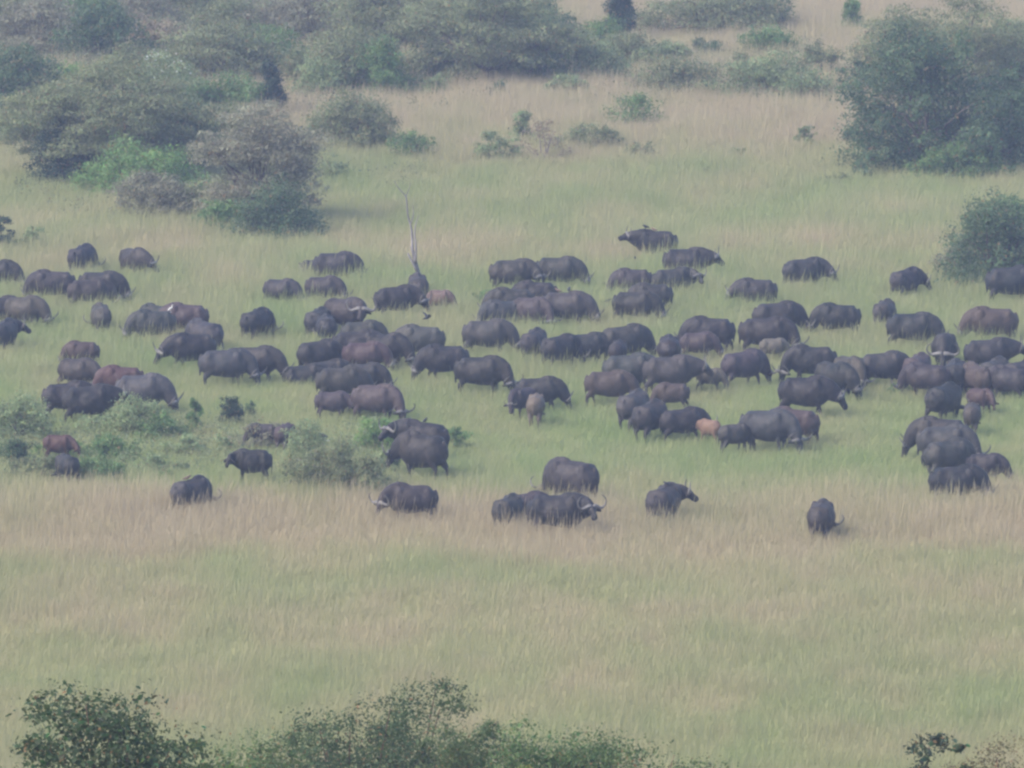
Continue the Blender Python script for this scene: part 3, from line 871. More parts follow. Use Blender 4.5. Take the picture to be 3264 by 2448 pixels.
def plant(name, label, cat, base, w, h, style, col, leaf, seed, dens=1.0, group=None, bark=(.16, .13, .11), big_leaves=0, white=0, near=False):
    rg = np.random.default_rng(seed)
    dep = w * (0.8 if style != 'thicket' else 0.6)
    rx, ry = w / 2, dep / 2
    L = []                                                       # lobes: centre, radii
    if style in ('bush', 'thicket', 'ragged'):
        K = int(np.clip(14 + 2.6 * w * h, 14, 130))
        for i in range(K):
            a = rg.uniform(0, 2 * math.pi)
            e = rg.uniform(0.0, 1.0) ** 0.8
            rr = math.sqrt(max(0, 1 - (e * .96) ** (2.4 if not near else 4.5))) * rg.uniform(.05, 1.0) ** .55
            lr = min(rg.uniform(.10, .25) * min(w, h * 1.6), rg.uniform(.7, 1.35)) * (1.0 if style != 'ragged' else .8)
            z = e * h * rg.uniform(.72, 1.0) - lr * .4
            L.append(((rx * rr * math.cos(a) * (1 if style != 'ragged' else 1.1), ry * rr * math.sin(a), max(z, lr * .5)), (lr * rg.uniform(.8, 1.3), lr * rg.uniform(.8, 1.2), lr * rg.uniform(.55, .95))))
        sp = .5
    elif style == 'acacia':
        K = int(np.clip(14 + 1.8 * w * h, 18, 110))
        for i in range(K):
            a = rg.uniform(0, 2 * math.pi)
            rr = math.sqrt(rg.uniform(0, 1)) * .95
            z = h * (.42 + .58 * rg.uniform(.25, 1.0) * math.sqrt(max(0, 1.02 - rr * rr)))
            if rg.random() < .38: z *= rg.uniform(.35, .75)
            lr = min(rg.uniform(.10, .20) * w, rg.uniform(.8, 1.5))
            L.append(((rx * rr * math.cos(a), ry * rr * math.sin(a), z - lr * .12), (lr * 1.2, lr * 1.1, lr * .45)))
        sp = .5
    elif style == 'cone':
        K = int(22 + 3 * h)
        for i in range(K):
            e = rg.uniform(.12, 1)
            a = rg.uniform(0, 2 * math.pi)
            rr = (1 - e * .62) * rg.uniform(.15, .75)
            lr = w * rg.uniform(.20, .32) * (1.15 - .5 * e)
            L.append(((rx * rr * math.cos(a), ry * rr * math.sin(a), e * h - lr * .5), (lr, lr, lr * 1.0)))
        sp = .5
    elif style == 'sapling':
        K = 9
        for i in range(K):
            e = (i + .6) / K
            a = rg.uniform(0, 2 * math.pi)
            rr = rg.uniform(0.2, .75) * (1.1 - .55 * e)
            lr = w * rg.uniform(.18, .3)
            L.append(((rx * rr * math.cos(a), ry * rr * math.sin(a), h * (.15 + .8 * e) - lr * .2), (lr, lr, lr * .9)))
        sp = .5
    # leaves, more where the lobe is bigger
    area = math.pi * .25 * w * h * (1.15 if style != 'acacia' else .9)
    n = int(dens * 4.1 * area / (leaf * leaf * .42))
    n = min(max(n, 150), 23500 if near else 80000)
    vol = np.array([l[1][0] * l[1][1] + l[1][0] * l[1][2] for l in L]); vol /= vol.sum()
    cnt = rg.multinomial(n, vol)
    C, T, O, Z = [], [], [], []
    for (c, r), k in zip(L, cnt):
        if k == 0: continue
        m = int(np.clip(7 + (r[0] * r[2]) / (leaf * leaf * 10), 8, 110))        # leaf sprays that make up the lobe
        d = rg.normal(0, 1, (m, 3)); d[:, 2] += .25
        d /= np.linalg.norm(d, axis=1)[:, None] + 1e-9
        q = d * (rg.uniform(.35, 1.0, m) ** .6)[:, None] * np.array(r)
        qt = rg.normal(0, .11, m) + rg.uniform(-.12, .12)
        w_ = rg.integers(0, m, k)
        sd = np.array(r) * np.clip(rg.uniform(.85, 1.5, m) / math.sqrt(m), .07, .27)[w_][:, None]
        off = np.clip(rg.normal(0, 1, (k, 3)), -1.9, 1.9)
        p = np.array(c) + q[w_] + off * sd
        Z.append(leaf * np.clip(1.42 - .42 * np.linalg.norm(off, axis=1) * .75, .35, 1.3))
        C.append(p); O.append(d[w_] * .75 + off * .35); T.append(np.clip(rg.normal(.42, .07, k) + qt[w_], 0, 1))
    C, T, O, Z = np.concatenate(C), np.concatenate(T), np.concatenate(O), np.concatenate(Z)
    C[:, 2] = np.where(C[:, 2] < .03, np.abs(C[:, 2]) + .03, C[:, 2])
    root = bpy.data.objects.new(name, None)
    COL.objects.link(root)
    root.location = base
    root.rotation_euler = (0, 0, rg.uniform(-.3, .3))
    root.empty_display_size = .3
    tag(root, label, cat, group)
    crown = link('crown', leaf_mesh(name + '_crown', C, Z, rg, T, flat=.4 if style != 'acacia' else .7, out=O, tri=not near, aspect=.55 if near else .75), None, root)
    crown['kind'] = 'stuff'
    crown.color = (*col, 1)
    # trunk and limbs reach into the lobes
    g = Geo()
    order = sorted(range(len(L)), key=lambda i: -L[i][1][0])[:max(5, int(len(L) * .3))]
    tr = max(.025, min(.20, .018 * h + .012 * w))
    if style in ('acacia', 'cone', 'sapling'):
        th = h * (.34 if style == 'acacia' else .7)
        j = (rg.uniform(-.05, .05) * w, rg.uniform(-.05, .05) * w, th)
        g.tube([(0, 0, -.1), (j[0] * .4, j[1] * .6, th * .5), j], [tr * 1.3, tr, tr * .7], 7)
        start = [np.array((j[0] * .4, j[1] * .6, th * .55)), np.array(j) * .97]
    else:
        start = [np.array((0, 0, -.08)), np.array((.05 * w, 0, -.08)), np.array((-.06 * w, .02 * w, -.08))]
    for q, i in enumerate(order):
        s0, c = start[q % len(start)], np.array(L[i][0])
        mid = s0 * .45 + c * .55 + np.array((0, 0, .12 * h * (1 if style != 'acacia' else -.3))) + rg.normal(0, .03 * w, 3)
        end = c + np.array((0, 0, L[i][1][2] * .5))
        g.tube([s0, mid, end], [tr * (.5 if not near else .3), tr * (.28 if not near else .16), tr * .06], 5, smooth=2)
    tr_ob = link('trunk' if style in ('acacia', 'cone', 'sapling') else 'stem', g.mesh(name + '_wood'), M_BARK, root)
    tr_ob.color = (*bark, 1)
    if big_leaves:                                               # leaves big enough to pick out, one object each
        out = np.argsort(-(C[:, 2] + .25 * np.abs(C[:, 0]) - .55 * C[:, 1]) + rg.normal(0, .25 * h, len(C)))[:big_leaves]
        protos = []
        for q in range(4):
            me = bpy.data.meshes.new('leaf')
            b = [(-.5, 0, 0), (-.22, .27, .03), (.12, .28, .04), (.5, 0, -.05), (.12, -.28, .04), (-.22, -.27, .03), (0, 0, -.02)]
            me.from_pydata([(x, y * (.9 + .1 * q), z * (1 + q * .3)) for x, y, z in b], [], [(0, 6, 1), (1, 6, 2), (2, 6, 3), (3, 6, 4), (4, 6, 5), (5, 6, 0)])
            for nm, v in (('tone', .3 + .17 * q), ('hue', .2 + .2 * q)):
                a = me.attributes.new(nm, 'FLOAT', 'FACE'); a.data.foreach_set('value', np.full(6, v, np.float32))
            me.materials.append(M_LEAF)
            protos.append(me)
        for q, i in enumerate(out):
            o = bpy.data.objects.new('leaf', protos[q % 4])
            COL.objects.link(o); o.parent = root
            o.location = C[i] + rg.normal(0, leaf * .4, 3)
            o.rotation_euler = (rg.uniform(-1.1, 1.1), rg.uniform(-1.1, 1.1), rg.uniform(0, 6.28))
            s = leaf * rg.uniform(1.2, 1.9)
            o.scale = (s, s, s)
            o.color = (*(v * rg.uniform(.7, 1.3) for v in col), 1)
    if white:                                                    # pale blossoms / dead white leaves
        k = np.argsort(-C[:, 2] + rg.normal(0, .3 * h, len(C)))[:white]
        P = C[k] + rg.normal(0, leaf * .3, (white, 3)) + np.array((0, -.05 * w, leaf * .4))
        me = leaf_mesh(name + '_blossom', P, leaf * .9, rg, np.full(white, .9))
        me.materials.clear(); me.materials.append(M_WHITE)
        bl = link('blossom', me, None, root); bl['kind'] = 'stuff'
    return root

def far_plant(i, rec):
    cx, by, wpx, hpx, style, col, leaf, dens, name, cat, label, *kw = rec
    kw = kw[0] if kw else {}
    p = at_height(cx, by, 0.0)
    p.z = terrain(p.x, p.y)
    s = p.y / FOC
    lift = 1.0 if col in ('deep',) else 1.22 if by > 700 else 1.15     # the low shrubs are young and pale leafed
    plant(name, label, cat, p, wpx * s * (1.15 if kw.get('group') == TH else 1.08), hpx * s * (1.24 if kw.get('group') == TH else 1.16), style, tuple(v * lift for v in PC[col]), leaf * (.72 if leaf > .1 else .85), 900 + i, dens, kw.get('group'), **{k: v for k, v in kw.items() if k in ('white', 'bark')})

PC = {'dark': (.046, .074, .034), 'green': (.070, .115, .040), 'bright': (.088, .145, .045), 'olive': (.100, .115, .056), 'grey': (.118, .118, .076), 'tan': (.17, .145, .095), 'deep': (.028, .048, .030),
      'sage': (.115, .145, .070)}
TH = 'trees of the thorn thicket on the slope'
LS = 'shrubs around the buffaloes at left'
PLANTS = [
 # right
 (2965, 560, 600, 400, 'bush', 'dark', .17, 1.25, 'tree', 'tree', 'biggest dark green bushy tree at the right above the pale grass'),
 (3215, 545, 230, 300, 'bush', 'dark', .16, 1.1, 'bush', 'bush', 'bush at the right edge merging with the biggest dark tree'),
 (3060, 585, 330, 120, 'thicket', 'green', .14, .9, 'shrub', 'shrub', 'low green skirt of scrub under the right of the biggest dark tree'),
 (2740, 330, 180, 130, 'bush', 'dark', .17, 1.1, 'bush', 'bush', 'dark lobe of bush joining the left side of the biggest tree'),
 (3010, 330, 520, 300, 'acacia', 'olive', .15, 1.0, 'acacia_tree', 'tree', 'grey brown flat topped acacia rising behind the biggest dark tree'),
 (3220, 300, 240, 230, 'bush', 'sage', .16, 1.0, 'tree', 'tree', 'greenish tree at the upper right corner behind the biggest dark tree'),
 (2718, 125, 96, 105, 'cone', 'green', .14, 1.2, 'bush', 'bush', 'small tower shaped green bush standing alone on the far pale grass'),
 (3185, 930, 350, 285, 'bush', 'dark', .14, 1.15, 'bush', 'bush', 'dark bush at the right edge with a walking buffalo before it'),
 (3070, 900, 160, 120, 'ragged', 'grey', .13, .55, 'bush', 'bush', 'half bare grey twiggy bush left of the dark edge bush'),
 (3225, 830, 190, 180, 'bush', 'green', .13, 1.0, 'bush', 'bush', 'brighter leafed bush behind the dark edge bush'),
 # upper middle
 (1545, 290, 520, 280, 'acacia', 'olive', .16, 1.4, 'acacia_tree', 'tree', 'broad dark acacia with deep shade under it at upper centre', {'group': TH}),
 (1700, 265, 230, 190, 'bush', 'green', .15, 1.1, 'tree', 'tree', 'leafy green tree at the right end of the broad dark acacia', {'group': TH}),
 (1400, 275, 210, 110, 'bush', 'dark', .15, 1.3, 'bush', 'bush', 'low dark bush under the left side of the broad dark acacia', {'group': TH}),
 (1290, 190, 420, 220, 'acacia', 'olive', .16, 1.2, 'acacia_tree', 'tree', 'olive acacia behind and left of the broad dark one', {'group': TH}),
 (1640, 130, 330, 150, 'bush', 'dark', .16, 1.2, 'tree', 'tree', 'rounded tree crown showing over the broad dark acacia', {'group': TH}),
 (1140, 318, 290, 190, 'bush', 'olive', .15, 1.2, 'bush', 'bush', 'round olive bush left of the broad dark acacia', {'group': TH}),
 (1000, 170, 360, 170, 'acacia', 'grey', .16, 1.1, 'acacia_tree', 'tree', 'grey wide topped acacia above the round olive bush', {'group': TH}),
 (1975, 150, 120, 210, 'cone', 'deep', .16, 1.4, 'tree', 'tree', 'narrow very dark tree rising out of the top of the picture'),
 (1930, 175, 200, 110, 'bush', 'green', .15, 1.1, 'bush', 'bush', 'green bush skirt at the foot of the narrow very dark tree'),
 (2240, 125, 460, 135, 'acacia', 'olive', .16, 1.2, 'acacia_tree', 'tree', 'wide olive acacia at the top, right of the narrow very dark tree'),
 (2420, 110, 200, 150, 'bush', 'dark', .16, 1.0, 'tree', 'tree', 'dark tree ending the wide olive acacia on the right'),
 (2250, 200, 140, 75, 'bush', 'dark', .14, 1.1, 'bush', 'bush', 'small dark bush in straw grass below the wide olive acacia'),
 (2450, 195, 200, 110, 'bush', 'green', .15, .9, 'bush', 'bush', 'green bush with a pointed right side before the far pale grass'),
 (1880, 285, 250, 150, 'bush', 'sage', .15, .9, 'bush', 'bush', 'sage coloured bush right of the broad dark acacia'),
 (2150, 320, 330, 120, 'thicket', 'olive', .15, .8, 'bush', 'bush', 'low wide olive bush in the middle of the straw slope'),
 (2440, 335, 400, 145, 'thicket', 'sage', .15, .85, 'bush', 'bush', 'low wide sage bush left of the biggest dark tree'),
 (2610, 270, 170, 120, 'bush', 'olive', .15, .8, 'bush', 'bush', 'olive bush between the low wide sage bush and the biggest tree'),
 (1590, 345, 75, 75, 'sapling', 'dark', .12, .8, 'sapling', 'small tree', 'dark two lobed sapling standing alone in pink straw'),
 (1665, 480, 75, 105, 'sapling', 'sage', .12, .7, 'sapling', 'small tree', 'upright sage sapling beside the bare purple grey shrub'),
 (1595, 535, 150, 110, 'ragged', 'sage', .12, .5, 'shrub', 'shrub', 'thin pale shrub at the lower left of the upright sage sapling'),
 (1735, 530, 140, 130, 'ragged', 'tan', .10, .22, 'shrub', 'shrub', 'almost bare purple grey shrub on the straw slope', {'bark': (.26, .21, .21)}),
 (1880, 500, 230, 95, 'ragged', 'olive', .13, .7, 'shrub', 'shrub', 'olive shrub spreading in the straw right of the bare one'),
 (2020, 430, 190, 130, 'ragged', 'green', .13, .45, 'shrub', 'shrub', 'loose green shrub on the straw slope below the low olive bush'),
 (2045, 525, 110, 65, 'ragged', 'olive', .13, .6, 'shrub', 'shrub', 'small olive shrub at the straw edge, right of the spreading one'),
 (2348, 520, 62, 40, 'ragged', 'green', .10, .8, 'shrub', 'shrub', 'tiny green shrub alone on the pale grass'),
 (2570, 485, 95, 75, 'ragged', 'sage', .12, .7, 'shrub', 'shrub', 'small grey green shrub before the pinkish straw at right'),
 (2706, 490, 62, 60, 'sapling', 'deep', .11, 1.0, 'shrub', 'shrub', 'small dark shrub left of the foot of the biggest tree'),
 (2680, 600, 90, 45, 'ragged', 'olive', .12, .5, 'shrub', 'shrub', 'faint olive weed shrub in the pale grass below the biggest tree'),
 (2250, 575, 50, 35, 'ragged', 'olive', .12, .5, 'shrub', 'shrub', 'faint small weed shrub in the middle of the pale grass'),
 # upper left thicket
 (330, 590, 600, 320, 'acacia', 'olive', .15, 1.5, 'acacia_tree', 'tree', 'great domed olive acacia of the left thicket', {'group': TH}),
 (210, 605, 190, 180, 'bush', 'deep', .14, 1.3, 'bush', 'bush', 'dark shaded bush under the left of the great domed acacia', {'group': TH}),
 (560, 560, 240, 210, 'bush', 'dark', .15, 1.2, 'bush', 'bush', 'dark bush between the great domed acacia and the flat topped one', {'group': TH}),
 (445, 640, 340, 155, 'bush', 'bright', .14, 1.2, 'bush', 'bush', 'light green leafy bush in front of the great domed acacia', {'group': TH}),
 (825, 730, 340, 320, 'acacia', 'grey', .14, 1.35, 'acacia_tree', 'tree', 'brownish grey flat topped acacia over the dark leafy bush', {'group': TH}),
 (890, 775, 270, 150, 'bush', 'dark', .13, 1.35, 'bush', 'bush', 'dark green leafy bush at the right foot of the left thicket', {'group': TH}),
 (690, 760, 150, 100, 'bush', 'green', .13, 1.0, 'bush', 'bush', 'green bush left of the dark green leafy bush', {'group': TH}),
 (480, 725, 270, 150, 'ragged', 'grey', .13, .8, 'shrub', 'shrub', 'grey brown half bare shrub in front of the light green bush', {'group': TH}),
 (600, 720, 150, 110, 'bush', 'olive', .13, .9, 'shrub', 'shrub', 'olive shrub between the half bare shrub and the flat topped acacia', {'group': TH}),
 (60, 385, 300, 210, 'bush', 'dark', .15, 1.25, 'bush', 'bush', 'dark bush at the left edge above the great domed acacia', {'group': TH}),
 (862, 395, 110, 160, 'cone', 'deep', .14, 1.2, 'bush', 'bush', 'dark upright bush in a gap of the left thicket', {'group': TH}),
 (745, 395, 230, 140, 'bush', 'green', .15, 1.1, 'bush', 'bush', 'green bush left of the dark upright one', {'group': TH}),
 (525, 385, 270, 180, 'bush', 'sage', .15, 1.0, 'bush', 'bush', 'sage bush dotted with white blossom in the left thicket', {'group': TH, 'white': 150}),
 (700, 295, 360, 170, 'acacia', 'olive', .16, 1.2, 'acacia_tree', 'tree', 'olive acacia above the sage bush with white blossom', {'group': TH}),
 (330, 240, 280, 190, 'bush', 'dark', .16, 1.2, 'tree', 'tree', 'dark tree in the upper left of the thicket', {'group': TH}),
 (130, 225, 290, 180, 'acacia', 'grey', .16, 1.2, 'acacia_tree', 'tree', 'grey acacia at the upper left edge', {'group': TH}),
 (500, 215, 240, 130, 'ragged', 'tan', .15, .9, 'shrub', 'shrub', 'tan dry shrub between dark trees in the upper left', {'group': TH}),
 (230, 300, 140, 80, 'bush', 'bright', .14, .9, 'bush', 'bush', 'yellow green small bush above the great domed acacia', {'group': TH}),
 (1130, 500, 250, 180, 'bush', 'olive', .14, 1.2, 'bush', 'bush', 'olive bush with a dark foot beside the straw patch', {'group': TH}),
 (1150, 490, 130, 70, 'bush', 'deep', .13, 1.2, 'bush', 'bush', 'black green low bush at the foot of the olive bush', {'group': TH}),
 (1320, 530, 140, 95, 'bush', 'green', .13, .9, 'shrub', 'shrub', 'green shrub right of the olive bush with a dark foot', {'group': TH}),
 (1005, 480, 120, 90, 'ragged', 'sage', .13, .7, 'shrub', 'shrub', 'pale shrub in the grassy gap left of the olive bush', {'group': TH}),
 (960, 300, 170, 120, 'bush', 'olive', .15, 1.0, 'bush', 'bush', 'small olive bush under the grey wide topped acacia', {'group': TH}),
 (1215, 330, 190, 170, 'bush', 'green', .15, 1.0, 'bush', 'bush', 'green bush between the round olive bush and the broad dark acacia', {'group': TH}),
 (1330, 60, 300, 150, 'bush', 'olive', .17, 1.1, 'tree', 'tree', 'olive crown at the top edge above the olive acacia', {'group': TH}),
 (930, 130, 260, 150, 'bush', 'sage', .16, 1.1, 'tree', 'tree', 'sage tree between the grey trees near the top edge', {'group': TH}),
 (720, 170, 260, 140, 'bush', 'olive', .16, 1.1, 'bush', 'bush', 'olive bush filling the middle of the upper thicket', {'group': TH}),
 (460, 130, 260, 130, 'bush', 'grey', .16, 1.1, 'bush', 'bush', 'grey bush behind the tan dry shrub', {'group': TH}),
 (240, 130, 240, 140, 'bush', 'green', .16, 1.1, 'tree', 'tree', 'green tree above the dark one in the upper left', {'group': TH}),
 (40, 140, 240, 150, 'acacia', 'olive', .16, 1.1, 'acacia_tree', 'tree', 'olive acacia at the left edge under the dark corner tree', {'group': TH}),
 (860, 250, 250, 140, 'bush', 'green', .15, 1.1, 'bush', 'bush', 'green bush right of the olive acacia above the white blossom', {'group': TH}),
 (1040, 330, 190, 130, 'bush', 'sage', .15, 1.0, 'bush', 'bush', 'sage bush at the left foot of the round olive bush', {'group': TH}),
 (620, 400, 170, 120, 'bush', 'green', .15, 1.0, 'bush', 'bush', 'green bush under the right side of the white blossom bush', {'group': TH}),
 (410, 300, 220, 130, 'bush', 'olive', .15, 1.1, 'bush', 'bush', 'olive bush above the top of the great domed acacia', {'group': TH}),
 (200, 390, 230, 140, 'bush', 'olive', .15, 1.1, 'bush', 'bush', 'olive bush right of the dark one at the left edge', {'group': TH}),
 (70, 480, 180, 110, 'bush', 'sage', .15, .9, 'bush', 'bush', 'sage bush at the left edge beside the great domed acacia', {'group': TH}),
 (710, 470, 190, 130, 'bush', 'olive', .14, 1.0, 'bush', 'bush', 'olive bush behind the brownish flat topped acacia', {'group': TH}),
 (1060, 590, 130, 80, 'ragged', 'sage', .13, .7, 'shrub', 'shrub', 'grey green shrub on the slope under the olive bush with a dark foot', {'group': TH}),
 (1390, 330, 150, 70, 'bush', 'sage', .13, .9, 'shrub', 'shrub', 'sage shrub in the straw below the low dark bush', {'group': TH}),
 (1760, 240, 140, 110, 'bush', 'olive', .15, .9, 'bush', 'bush', 'olive bush leaning on the leafy green tree', {'group': TH}),
 (2010, 230, 230, 120, 'bush', 'olive', .15, .9, 'bush', 'bush', 'olive bush below the narrow very dark tree'),
 (2110, 240, 200, 110, 'ragged', 'sage', .15, .8, 'bush', 'bush', 'thin sage bush under the left of the wide olive acacia'),
 (2330, 290, 170, 100, 'ragged', 'olive', .15, .8, 'bush', 'bush', 'loose olive bush beside the small dark bush in straw'),
 (2560, 350, 190, 120, 'bush', 'sage', .15, .8, 'bush', 'bush', 'sage bush between the low wide sage bush and the biggest tree foot'),
 (1810, 330, 170, 90, 'ragged', 'sage', .14, .8, 'bush', 'bush', 'thin sage bush in front of the sage bush right of the acacia'),
 # back rows at the top edge
 (600, 100, 300, 150, 'bush', 'olive', .17, 1.2, 'tree', 'tree', 'olive tree at the top edge left of centre', {'group': TH}),
 (850, 70, 330, 160, 'bush', 'grey', .17, 1.2, 'tree', 'tree', 'grey tree at the top edge before the wide topped acacia', {'group': TH}),
 (100, 60, 330, 130, 'bush', 'dark', .17, 1.2, 'tree', 'tree', 'dark tree at the top left corner', {'group': TH}),
 (380, 45, 280, 120, 'bush', 'olive', .17, 1.2, 'tree', 'tree', 'second olive tree along the top edge at left', {'group': TH}),
 (1120, 30, 300, 120, 'acacia', 'dark', .17, 1.2, 'acacia_tree', 'tree', 'dark acacia crown cut by the top edge', {'group': TH}),
 (1500, 10, 260, 100, 'bush', 'dark', .17, 1.2, 'tree', 'tree', 'dark far tree behind the broad dark acacia', {'group': TH}),
 (2330, 20, 180, 90, 'bush', 'dark', .17, 1.2, 'tree', 'tree', 'far dark tree at the top edge over the wide olive acacia'),
 # left shrubs
 (430, 1400, 320, 105, 'thicket', 'sage', .09, .9, 'shrub', 'shrub', 'wide grey green shrub below the black level headed bull', {'group': LS}),
 (515, 1412, 130, 85, 'bush', 'green', .08, 1.1, 'shrub', 'shrub', 'dark leafed shrub inside the wide grey green one', {'group': LS}),
 (622, 1395, 55, 105, 'sapling', 'green', .08, 1.0, 'sapling', 'small tree', 'slim upright sapling right of the dark leafed shrub', {'group': LS}),
 (740, 1375, 95, 85, 'sapling', 'deep', .08, 1.2, 'sapling', 'small tree', 'dark sapling above the black calf', {'group': LS}),
 (800, 1350, 50, 50, 'sapling', 'dark', .08, .8, 'sapling', 'small tree', 'little dark sapling right of the dark sapling above the black calf', {'group': LS}),
 (850, 1450, 230, 85, 'bush', 'grey', .09, .8, 'shrub', 'shrub', 'dull grey shrub hiding the sunken calf', {'group': LS}),
 (60, 1420, 250, 140, 'thicket', 'sage', .09, .8, 'shrub', 'shrub', 'grey green shrub at the left edge above the red brown calf', {'group': LS}),
 (35, 1505, 160, 85, 'bush', 'dark', .08, 1.2, 'shrub', 'shrub', 'dark green shrub at the left edge beside the dark calf', {'group': LS}),
 (170, 1480, 180, 60, 'ragged', 'bright', .08, .8, 'shrub', 'shrub', 'yellowish green weeds between the red brown calf and the dark calf', {'group': LS}),
 (340, 1490, 260, 85, 'thicket', 'green', .09, .7, 'shrub', 'shrub', 'green weedy shrub right of the dark calf', {'group': LS}),
 (450, 1530, 230, 80, 'ragged', 'sage', .09, .7, 'shrub', 'shrub', 'sage weedy shrub left of the black calf', {'group': LS}),
 (620, 1470, 230, 80, 'ragged', 'sage', .09, .7, 'shrub', 'shrub', 'sage shrub directly behind the black calf', {'group': LS}),
 (985, 1500, 190, 150, 'bush', 'sage', .08, 1.0, 'shrub', 'shrub', 'upright sage shrub between black calf and browsing bulls', {'group': LS}),
 (1075, 1600, 330, 165, 'ragged', 'olive', .08, 1.0, 'shrub', 'shrub', 'largest shrub of the left group with bare pale branches', {'group': LS, 'bark': (.42, .38, .34)}),
 (1130, 1590, 170, 85, 'bush', 'green', .08, 1.1, 'shrub', 'shrub', 'green shrub at the right foot of the largest shrub', {'group': LS}),
 (1205, 1455, 170, 115, 'bush', 'bright', .08, 1.1, 'shrub', 'shrub', 'bright green shrub under the muzzle of the black bull', {'group': LS}),
 (1160, 1345, 110, 75, 'ragged', 'olive', .08, .7, 'shrub', 'shrub', 'yellow olive spray in front of the large pale grazer', {'group': LS}),
 (1225, 1535, 120, 95, 'bush', 'sage', .08, .9, 'shrub', 'shrub', 'sage shrub under the muzzle of the big browsing buffalo', {'group': LS}),
 (290, 1565, 220, 85, 'bush', 'green', .08, 1.0, 'shrub', 'shrub', 'low green shrub at the edge of the tan grass, below the dark calf', {'group': LS}),
 (120, 1555, 200, 75, 'ragged', 'olive', .09, .8, 'shrub', 'shrub', 'low olive shrub at the left edge of the tan grass', {'group': LS}),
 (525, 1555, 75, 45, 'bush', 'green', .08, .9, 'shrub', 'shrub', 'small round green shrub left of the rump at the tan grass edge', {'group': LS}),
 (1450, 1445, 100, 75, 'ragged', 'green', .08, .8, 'shrub', 'shrub', 'green shrub by the tail of the big browsing buffalo', {'group': LS}),
 (1545, 1000, 80, 75, 'bush', 'green', .09, .9, 'shrub', 'shrub', 'small green shrub at the left of the tight clump of buffaloes'),
 (105, 830, 95, 90, 'ragged', 'sage', .10, .6, 'shrub', 'shrub', 'thin sage shrub near the left edge beside the dark twigs'),
 (10, 830, 100, 130, 'ragged', 'deep', .10, .6, 'shrub', 'shrub', 'dark twigs reaching in from the left edge'),
 (2700, 1290, 150, 40, 'ragged', 'green', .08, .6, 'shrub', 'shrub', 'low green weeds before the standing black buffalo'),
 (2860, 1275, 150, 40, 'ragged', 'green', .08, .6, 'shrub', 'shrub', 'low weeds left of the standing black buffalo'),
 (1380, 1010, 220, 45, 'ragged', 'green', .09, .5, 'shrub', 'shrub', 'low green weeds above the pale grey broadside buffalo'),
 (1830, 1035, 160, 40, 'ragged', 'green', .09, .6, 'shrub', 'shrub', 'low green weeds under the tight clump of buffaloes'),
]
for i, rec in enumerate(PLANTS):
    far_plant(i, rec)

# near bushes on the hillside below the viewpoint: column, row of the top, width px, distance, base height from the slope
NEAR = [
 (335, 2222, 640, 128, 'bush', (0.036, 0.058, 0.026), .085, 1.3, 'broad leafed dark bush at the lower left corner', 190),
 (110, 2325, 460, 127, 'bush', (0.040, 0.061, 0.027), .085, 1.2, 'lower left lobe bush beside the broad leafed dark one', 60),
 (640, 2340, 300, 134, 'ragged', (0.072, 0.112, 0.035), .075, 1.0, 'light green sprig right of the broad leafed dark bush', 40),
 (760, 2300, 440, 150, 'bush', (0.061, 0.094, 0.035), .078, 1.1, 'pale green bush between the dark corner bush and the tall middle one', 0),
 (930, 2320, 420, 168, 'bush', (0.050, 0.076, 0.031), .078, 1.15, 'left shoulder of green growth beside the tall middle bush', 0),
 (1325, 2165, 420, 172, 'bush', (0.047, 0.072, 0.029), .078, 1.15, 'tallest middle bush at the bottom with reddish stems', 0),
 (1130, 2240, 470, 170, 'bush', (0.043, 0.068, 0.029), .078, 1.2, 'dark green bush left of the tallest middle bush', 0),
 (1530, 2270, 330, 166, 'bush', (0.047, 0.072, 0.029), .078, 1.1, 'bush right of the tallest middle bush', 0),
 (1440, 2330, 330, 160, 'bush', (0.054, 0.076, 0.032), .078, 1.1, 'low growth in front of the tallest middle bush', 0),
 (1750, 2300, 480, 160, 'bush', (0.054, 0.090, 0.032), .078, 1.15, 'green rounded bush at the bottom, right of the middle', 0),
 (1920, 2340, 480, 160, 'bush', (0.050, 0.083, 0.031), .078, 1.1, 'green bush between the rounded bush and the low end one', 0),
 (2070, 2385, 560, 158, 'bush', (0.058, 0.086, 0.032), .078, 1.1, 'low green bush ending the bottom row on the right', 0),
 (1650, 2412, 200, 140, 'ragged', (0.115, 0.158, 0.032), .075, 1.0, 'yellow green fern like tuft at the bottom middle', 0),
 (2920, 2335, 300, 138, 'bush', (0.029, 0.043, 0.026), .085, .75, 'dark leafy sprig bush at the lower right', 80),
 (3060, 2340, 70, 136, 'sapling', (0.040, 0.061, 0.029), .07, .9, 'single thin leafy shoot right of the dark sprig bush', 14),
 (3225, 2325, 460, 170, 'bush', (0.094, 0.086, 0.038), .078, 1.0, 'brownish olive bush in the lower right corner', 0),
]
for i, (cx, ty, wpx, dist, style, col, leaf, dens, label, bl) in enumerate(NEAR):
    tp = at_distance(cx, ty, dist)
    gz = terrain(tp.x, tp.y)
    plant('bush', label, 'bush', (tp.x, tp.y, gz), wpx * dist / FOC * 1.12, max(tp.z - gz, .6) * 1.03, style, col, leaf, 3000 + i, dens, 'bushes on the near hillside', bark=(.15, .09, .07), big_leaves=bl, near=True)

